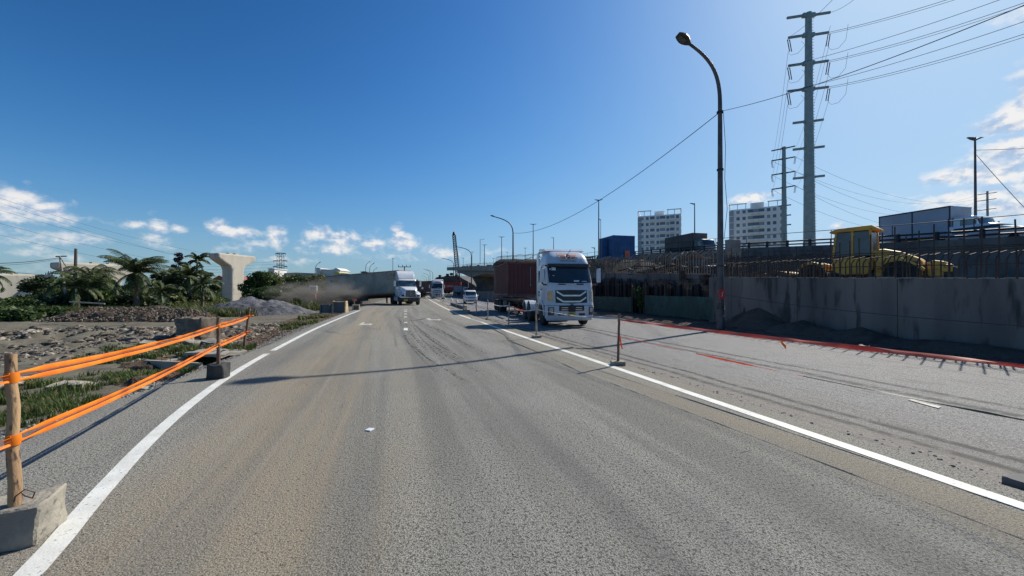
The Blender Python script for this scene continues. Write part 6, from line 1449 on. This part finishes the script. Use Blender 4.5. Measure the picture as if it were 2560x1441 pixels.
shed('narrow yellow building end above the dust', 836, 847, 681, 205, yelbld); shed('pale blue building beside the yellow one', 846, 873, 685, 205, bluebld); shed('tall narrow white block above the factory roofs', 790, 800, 671, 224, whitebld)
shed('low white house left of the tall pier', 536, 564, 698, 120, whitebld, rise=.8, name='house', roof=M('red_tiles', (.35,.14,.09), None, .9)); shed('dark sheds above the grey container roof', 903, 917, 680, 200, M('shed_blue', (.12,.16,.22), None, .8)); shed('grey shop roofs behind the grey container', 918, 975, 688, 210, whitebld, rise=.5)
shed('grey roof beyond the tree behind the white cab', 1030, 1058, 708, 190, dark_con, rise=1.0)
t = shed('low shed with a blue roof at the left edge between the trees', 24, 90, 729, 62, M('shed_wall', (.34,.26,.2), None, .9), 5, blue_roof, name='shed'); shed('small pale kiosk beside the blue-roofed shed', 66, 78, 731, 58, whitebld, 2, name='kiosk')
p = P(370,708,60); t = thing('roadside_sign', 'small pale blue sign between the palm and the dark trees', 'sign', (p.x, 60, -.8)); MB().cyl((0,0,0),(0,0,p.z+.8),.06,n=6).build('post', dark_steel, t); MB().box((0,-.08,p.z+.8),(1.5,.06,.8)).build('panel', bluebld, t)
p = P(1051,708,112); t = thing('road_sign', 'two round signs on one post left of the brown container', 'sign', (p.x, 112, 0)); MB().cyl((0,0,0),(0,0,4.1),.07,n=6).build('post', galv, t)
for z_ in (3.7, 2.6): MB().cyl((0,-.1,z_),(0,-.06,z_),.48,n=20).build('sign_disc', M('sign_face', (.42,.42,.46), (.3,.3,.33), .6), t)
# machine half hidden in the dust
t = thing('excavator', 'small orange and white machine half hidden by the dust', 'machine', (-31.8, 62, -.7), R(20))
MB().box((0,0,1.5),(2.6,2.2,1.0)).build('body', signorange, t, bevel=.08); MB().box((.9,0,2.5),(1.1,1.6,1.2)).build('cab', white_p, t, bevel=.08); MB().box((.9,-.82,2.5),(.8,.03,.8)).build('cab_window', glass_d, t)
for s in (-1, 1): MB().box((0,s*1.0,.5),(3.0,.5,.9)).build('track', dark_steel, t, bevel=.2)
MB().tube([(-1.2,0,1.9),(-2.0,0,2.5),(-2.9,0,1.6)], [.2,.18,.14], 6).build('boom', dark_steel, t); MB().box((3.6,.5,.9),(1.8,2.2,1.8)).build('box_load', M('dull_red', (.35,.10,.07), (.5,.45,.42), .8), t)
# ---------------- trees ----------------
def leafcloud(mb, c, r, n, sz, rnd, flat=.8):
    for i in range(n):
        a = rnd.uniform(0, 6.283); u = rnd.uniform(-1, 1); q = rnd.random()**.4; s = sqrt(1-u*u); p = Vector((c[0]+r*q*s*cos(a), c[1]+r*q*s*sin(a), c[2]+r*flat*q*u))
        d = Vector((rnd.gauss(0,1), rnd.gauss(0,1), rnd.gauss(0,.6))).normalized(); e = d.cross(Vector((rnd.gauss(0,1), rnd.gauss(0,1), rnd.gauss(0,1)))).normalized(); k = sz*rnd.uniform(.6, 1.4)
        mb.add([p-d*k, p+e*k*.5, p+d*k, p-e*k*.5], [(0,1,2,3)])
def tree(label, px, ptop, pw, Zd, mat, seed, zb=None, clumps=40, per=110, sz=.16, name='broadleaf_tree', cat_='tree', group=None, low=.25, shape=1.0, trunk=True, leaf_r=.28):
    rnd = random.Random(seed); zb = zg((px-1280)/FP*Zd, Zd) if zb is None else zb; x = (px-1280)/FP*Zd; Ht = (HY-ptop)*Zd/FP+HC-zb; W = pw*Zd/FP/2
    t = thing(name, label, cat_, (x, Zd, zb), rnd.uniform(0,.4), group); tr = MB(); cr = MB()
    if trunk: tr.tube([(0,0,-.2),(.05*W,0,Ht*.3),(.1*W*rnd.uniform(-1,1),.05*W,Ht*.75)], [Ht*.035+.04,Ht*.025+.03,.04], 7)
    for i in range(clumps):
        k = low+(1-low)*rnd.random()**.85; env = W*(sin(pi*min(1, (k-low*.6)/(1.02-low*.6))**shape)**.6); a = rnd.uniform(0, 6.283); q = rnd.random()**.5
        c = Vector((env*q*cos(a), env*q*sin(a)*.9, Ht*k*.93)); r = W*leaf_r*rnd.uniform(.6, 1.3)
        if trunk and i % 2 == 0: tr.tube([(.03*W,0,Ht*.3*min(1, k)), c*.6+Vector((0,0,Ht*.08)), c], [Ht*.014+.015,.025,.01], 4, cap=False)
        leafcloud(cr, c, r, per, sz, rnd)
    if trunk: tr.build('trunk', bark_m, t)
    cr.build('crown', mat, t, auto=False); return t
def palm(label, px, pcrown, Zd, lf, nf, seed, zb=None, lean=0, group='coconut palms', wd=.16, mat=None, hang=.75, wind=.25, trunk=True):
    rnd = random.Random(seed); x = (px-1280)/FP*Zd; zb = zg(x, Zd) if zb is None else zb; h = (HY-pcrown)*Zd/FP+HC-zb
    t = thing('coconut_palm', label, 'palm', (x, Zd, zb), 0, group)
    pts = [(lean*(k/10)**1.6-lean, 0, h*k/10) for k in range(11)]
    if trunk: MB().tube(pts, [wd*(1.25-.45*k/10)*(1.06 if k % 2 else 1) for k in range(11)], 9).build('trunk', bark_m, t, smooth=True)
    cr = MB()
    for i in range(nf):
        a = 2*pi*i/nf*2.4+rnd.uniform(-.3,.3); e0 = R(rnd.uniform(-40, 80)) if i > nf*.4 else R(rnd.uniform(45, 88)); L_ = lf*rnd.uniform(.8, 1.1); n = 16; p = Vector((0,0,h)); u = Vector((cos(a), sin(a), 0)); e = e0; pr = [p.copy()]
        for k in range(n):
            e -= R(hang*(5.0+k*.55)); d = (u*cos(e)+Vector((0,0,sin(e)))+Vector((wind*k/n,0,0))).normalized(); p = p+d*L_/n; pr.append(p.copy())
        cr.tube(pr, [.03*(1-k/(n+1))+.006 for k in range(n+1)], 4, cap=False)
        for k in range(1, n):
            for m_ in range(2):
                q = pr[k].lerp(pr[k+1], m_/2); d = (pr[k+1]-pr[k-1]).normalized(); s_ = d.cross(Vector((0,0,1))).normalized(); ll = L_*.21*sin(pi*min(1, (k+m_/2+1.5)/(n+1.5)))**.7
                for sg in (-1, 1):
                    v = (s_*sg*.8+d*.55+Vector((0,0,-.45-.3*rnd.random()))).normalized()*ll*rnd.uniform(.8,1.15); w2 = d*.03*(Zd/30)
                    cr.add([q-w2, q+w2, q+v*.6+w2*.8+Vector((0,0,-.02)), q+v*1.0-Vector((0,0,ll*.18)), q+v*.6-w2*.8], [(0,1,2,3,4)])
    cr.build('fronds', mat or palm_m, t, auto=False)
    if trunk:
        mb = MB(); 
        for k in range(5): a = k*1.3; mb.loft([[(.22*cos(a)+.1*r_*cos(b), .22*sin(a)+.1*r_*sin(b), h-.25+z_) for b in [2*pi*j/6 for j in range(6)]] for z_, r_ in ((-.12,.3),(-.05,.9),(.05,1),(.12,.3))])
        mb.build('coconuts', leaf_c, t, smooth=True)
    return t
palm('large coconut palm with a wide windblown crown behind the brown mound', 334, 683, 33, 2.75, 34, 3, lean=-.3, wd=.17, hang=.62)
palm('slim coconut palm with a small crown left of the tall pier', 493, 652, 55, 2.0, 20, 5, lean=.2, wd=.12)
palm('low young palm with pale drooping fronds left of the tall pier', 506, 712, 36, 2.0, 13, 8, zb=-.5, wd=.12)
palm('bushy dark palm below the slim coconut palm', 476, 692, 40, 2.4, 22, 9, zb=-.5, wd=.14)
palm('ragged low palm in front of the wide pier cap', 228, 700, 34, 2.6, 22, 11, zb=-.4, wd=.16)
palm('low palm with yellowish fronds beside the leaning utility pole', 192, 716, 30, 2.1, 18, 12, zb=-.4, wd=.15)
palm('drooping palm fronds entering the frame at the left edge', -22, 690, 30, 1.6, 12, 13, zb=-.3, wd=.15)
palm('banana-like palm right of the large coconut palm', 405, 728, 34, 2.0, 13, 15, zb=-.5, wd=.12)
tree('dark purplish conical tree with open branches left of the slim palm', 444, 626, 52, 56, M('purple_leaf', (.05,.042,.05), (.035,.03,.036), .7, scale=2, transl=.2), 21, clumps=46, per=90, sz=.15, low=.3, shape=.75, leaf_r=.22)
tree('dark round tree below the conical one', 412, 674, 80, 50, leaf_b, 22, clumps=50, per=120, sz=.16, low=.1)
tree('dark bushy tree left of the tall pier', 452, 682, 110, 48, leaf_b, 23, clumps=60, per=120, sz=.16, low=.05)
tree('green tree between the large palm and the wide pier cap', 262, 690, 70, 44, leaf_a, 24, clumps=50, per=110, sz=.15, low=.05)
tree('round green tree behind the leaning utility pole', 178, 690, 90, 46, leaf_a, 25, clumps=50, per=110, sz=.15, low=.05)
tree('dark tree right of the blue-roofed shed', 110, 690, 90, 50, leaf_b, 26, clumps=50, per=110, sz=.16, low=.05)
tree('dark tree at the left edge behind the shed', 48, 698, 80, 70, leaf_b, 27, clumps=50, per=110, sz=.2, low=.05)
tree('dark leafy tree behind the large coconut palm', 330, 712, 110, 42, leaf_b, 28, clumps=60, per=110, sz=.15, low=.02)
tree('leafy tree touching the left side of the tall pier', 532, 706, 50, 60, leaf_a, 29, clumps=40, per=110, sz=.18, low=.02)
tree('rounded tree at the right foot of the tall pier', 650, 678, 80, 66, leaf_a, 30, clumps=60, per=130, sz=.2, low=.02)
tree('broad hazy tree between the pier and the lattice tower', 672, 683, 110, 72, leaf_c, 31, clumps=70, per=120, sz=.22, low=.02)  # lighter leaf colour stands in for dust haze
tree('dense tree right of the lattice tower', 742, 688, 110, 74, leaf_a, 32, clumps=70, per=120, sz=.22, low=.02)
tree('tree behind the dusty end of the grey container', 810, 690, 110, 74, leaf_c, 33, clumps=70, per=120, sz=.22, low=.02)  # haze put into the leaves as a lighter colour
tree('spreading tree above the middle of the grey container', 862, 692, 70, 80, leaf_a, 34, clumps=40, per=110, sz=.24, low=.02)
tree('leafy tree peeping over the white cab deflector', 990, 678, 56, 120, leaf_b, 35, clumps=40, per=90, sz=.32, low=.02)
tree('dark tree right of the white cab', 1012, 687, 50, 110, leaf_b, 36, clumps=40, per=90, sz=.3, low=.02)
tree('low dark tree behind the brown container', 1036, 704, 60, 130, leaf_b, 37, clumps=30, per=90, sz=.34, low=.02)
tree('olive bush beside the dusty end of the lorry', 741, 745, 34, 44, leaf_c, 38, clumps=20, per=110, sz=.12, low=.0, name='bush', cat_='bush', trunk=False)
for i, (px, pt, pw, Zd, m_, lab) in enumerate(((30,752,120,30,leaf_a,'green bush at the left edge below the shed'),(110,745,130,33,leaf_b,'dark bush right of the blue-roofed shed'),(185,738,100,31,leaf_b,'dark bush at the foot of the leaning utility pole'),
  (260,728,120,34,leaf_a,'leafy bush left of the large palm trunk'),(345,735,120,35,leaf_b,'dark bush behind the large palm trunk'),(420,738,110,38,leaf_c,'olive bush above the long brown mound'),(500,742,110,40,leaf_c,'yellowish bush left of the gravel pile'),
  (545,744,60,46,leaf_a,'green bush in front of the tall pier'),(668,724,100,50,leaf_a,'green bush behind the gravel pile'),(720,722,90,52,leaf_c,'hazy olive bush at the right end of the gravel pile'),(150,775,90,27,leaf_a,'low bush before the foot of the leaning utility pole'),(60,778,140,26,leaf_a,'low green shrub along the yard at the left edge'))):
    tree(lab, px, pt, pw, Zd, m_, 50+i, clumps=40, per=120, sz=.075+.0022*Zd, low=.0, name='bush', cat_='bush', trunk=False, shape=.8)
blades('undergrowth', [(-33,28,6,1.6,5000,.8),(-28,30,9,1.5,6500,.7),(-24,33,5,1.2,3500,.75),(-26,38,8,2,4000,1.0)], 7, 'tall weeds and grass at the foot of the trees on the left', leaf_c)
# far-off wood on the horizon
rnd = random.Random(77); mb = MB()
for i in range(420):
    px = rnd.uniform(-100, 1060); Zd = rnd.uniform(95, 150); x = (px-1280)/FP*Zd
    leafcloud(mb, (x, Zd, rnd.uniform(-.5, 2.6+1.2*mn.noise(Vector((px*.02, 0, 0))))), rnd.uniform(1.2, 2.4), 70, .42, rnd)
tag(mb.build('distant_wood', leaf_b, auto=False), 'low distant belt of trees along the horizon behind the yard', 'wood', kind='stuff')

# ---------------- dust raised by the turning lorry ----------------
m = bpy.data.materials.new('dust'); m.use_nodes = True; n = m.node_tree.nodes; l = m.node_tree.links; n.clear()
pv = n.new('ShaderNodeVolumePrincipled'); out = n.new('ShaderNodeOutputMaterial'); l.new(pv.outputs[0], out.inputs['Volume'])
pv.inputs['Color'].default_value = (.40,.375,.34,1); pv.inputs['Anisotropy'].default_value = .2
tc = n.new('ShaderNodeTexCoord'); ln_ = n.new('ShaderNodeVectorMath'); ln_.operation = 'LENGTH'; l.new(tc.outputs['Object'], ln_.inputs[0])
h = H(n, l); nz = h.nz(tc.outputs['Object'], 2.6, 5, .6, .6)
dn = h.mt('MULTIPLY', h.rp(ln_.outputs['Value'], .25, 1.0, 1, 0), h.rp(nz, .42, .62)); l.new(h.mt('MULTIPLY', dn, .95), pv.inputs['Density'])
import bmesh
def dust(label, c, s):
    bm = bmesh.new(); bmesh.ops.create_icosphere(bm, subdivisions=3, radius=1); me = bpy.data.meshes.new('dust_cloud'); bm.to_mesh(me); bm.free(); me.materials.append(m)
    o = bpy.data.objects.new('dust_cloud', me); COL.objects.link(o); o.location = c; o.scale = s; tag(o, label, 'dust', kind='stuff')
dust('brown dust cloud billowing round the rear of the turning lorry', P(828,742,47), (5.6,2.8,2.6))
dust('thin dust trailing left of the turning lorry over the bushes', P(752,738,49), (5.0,3.4,1.9))
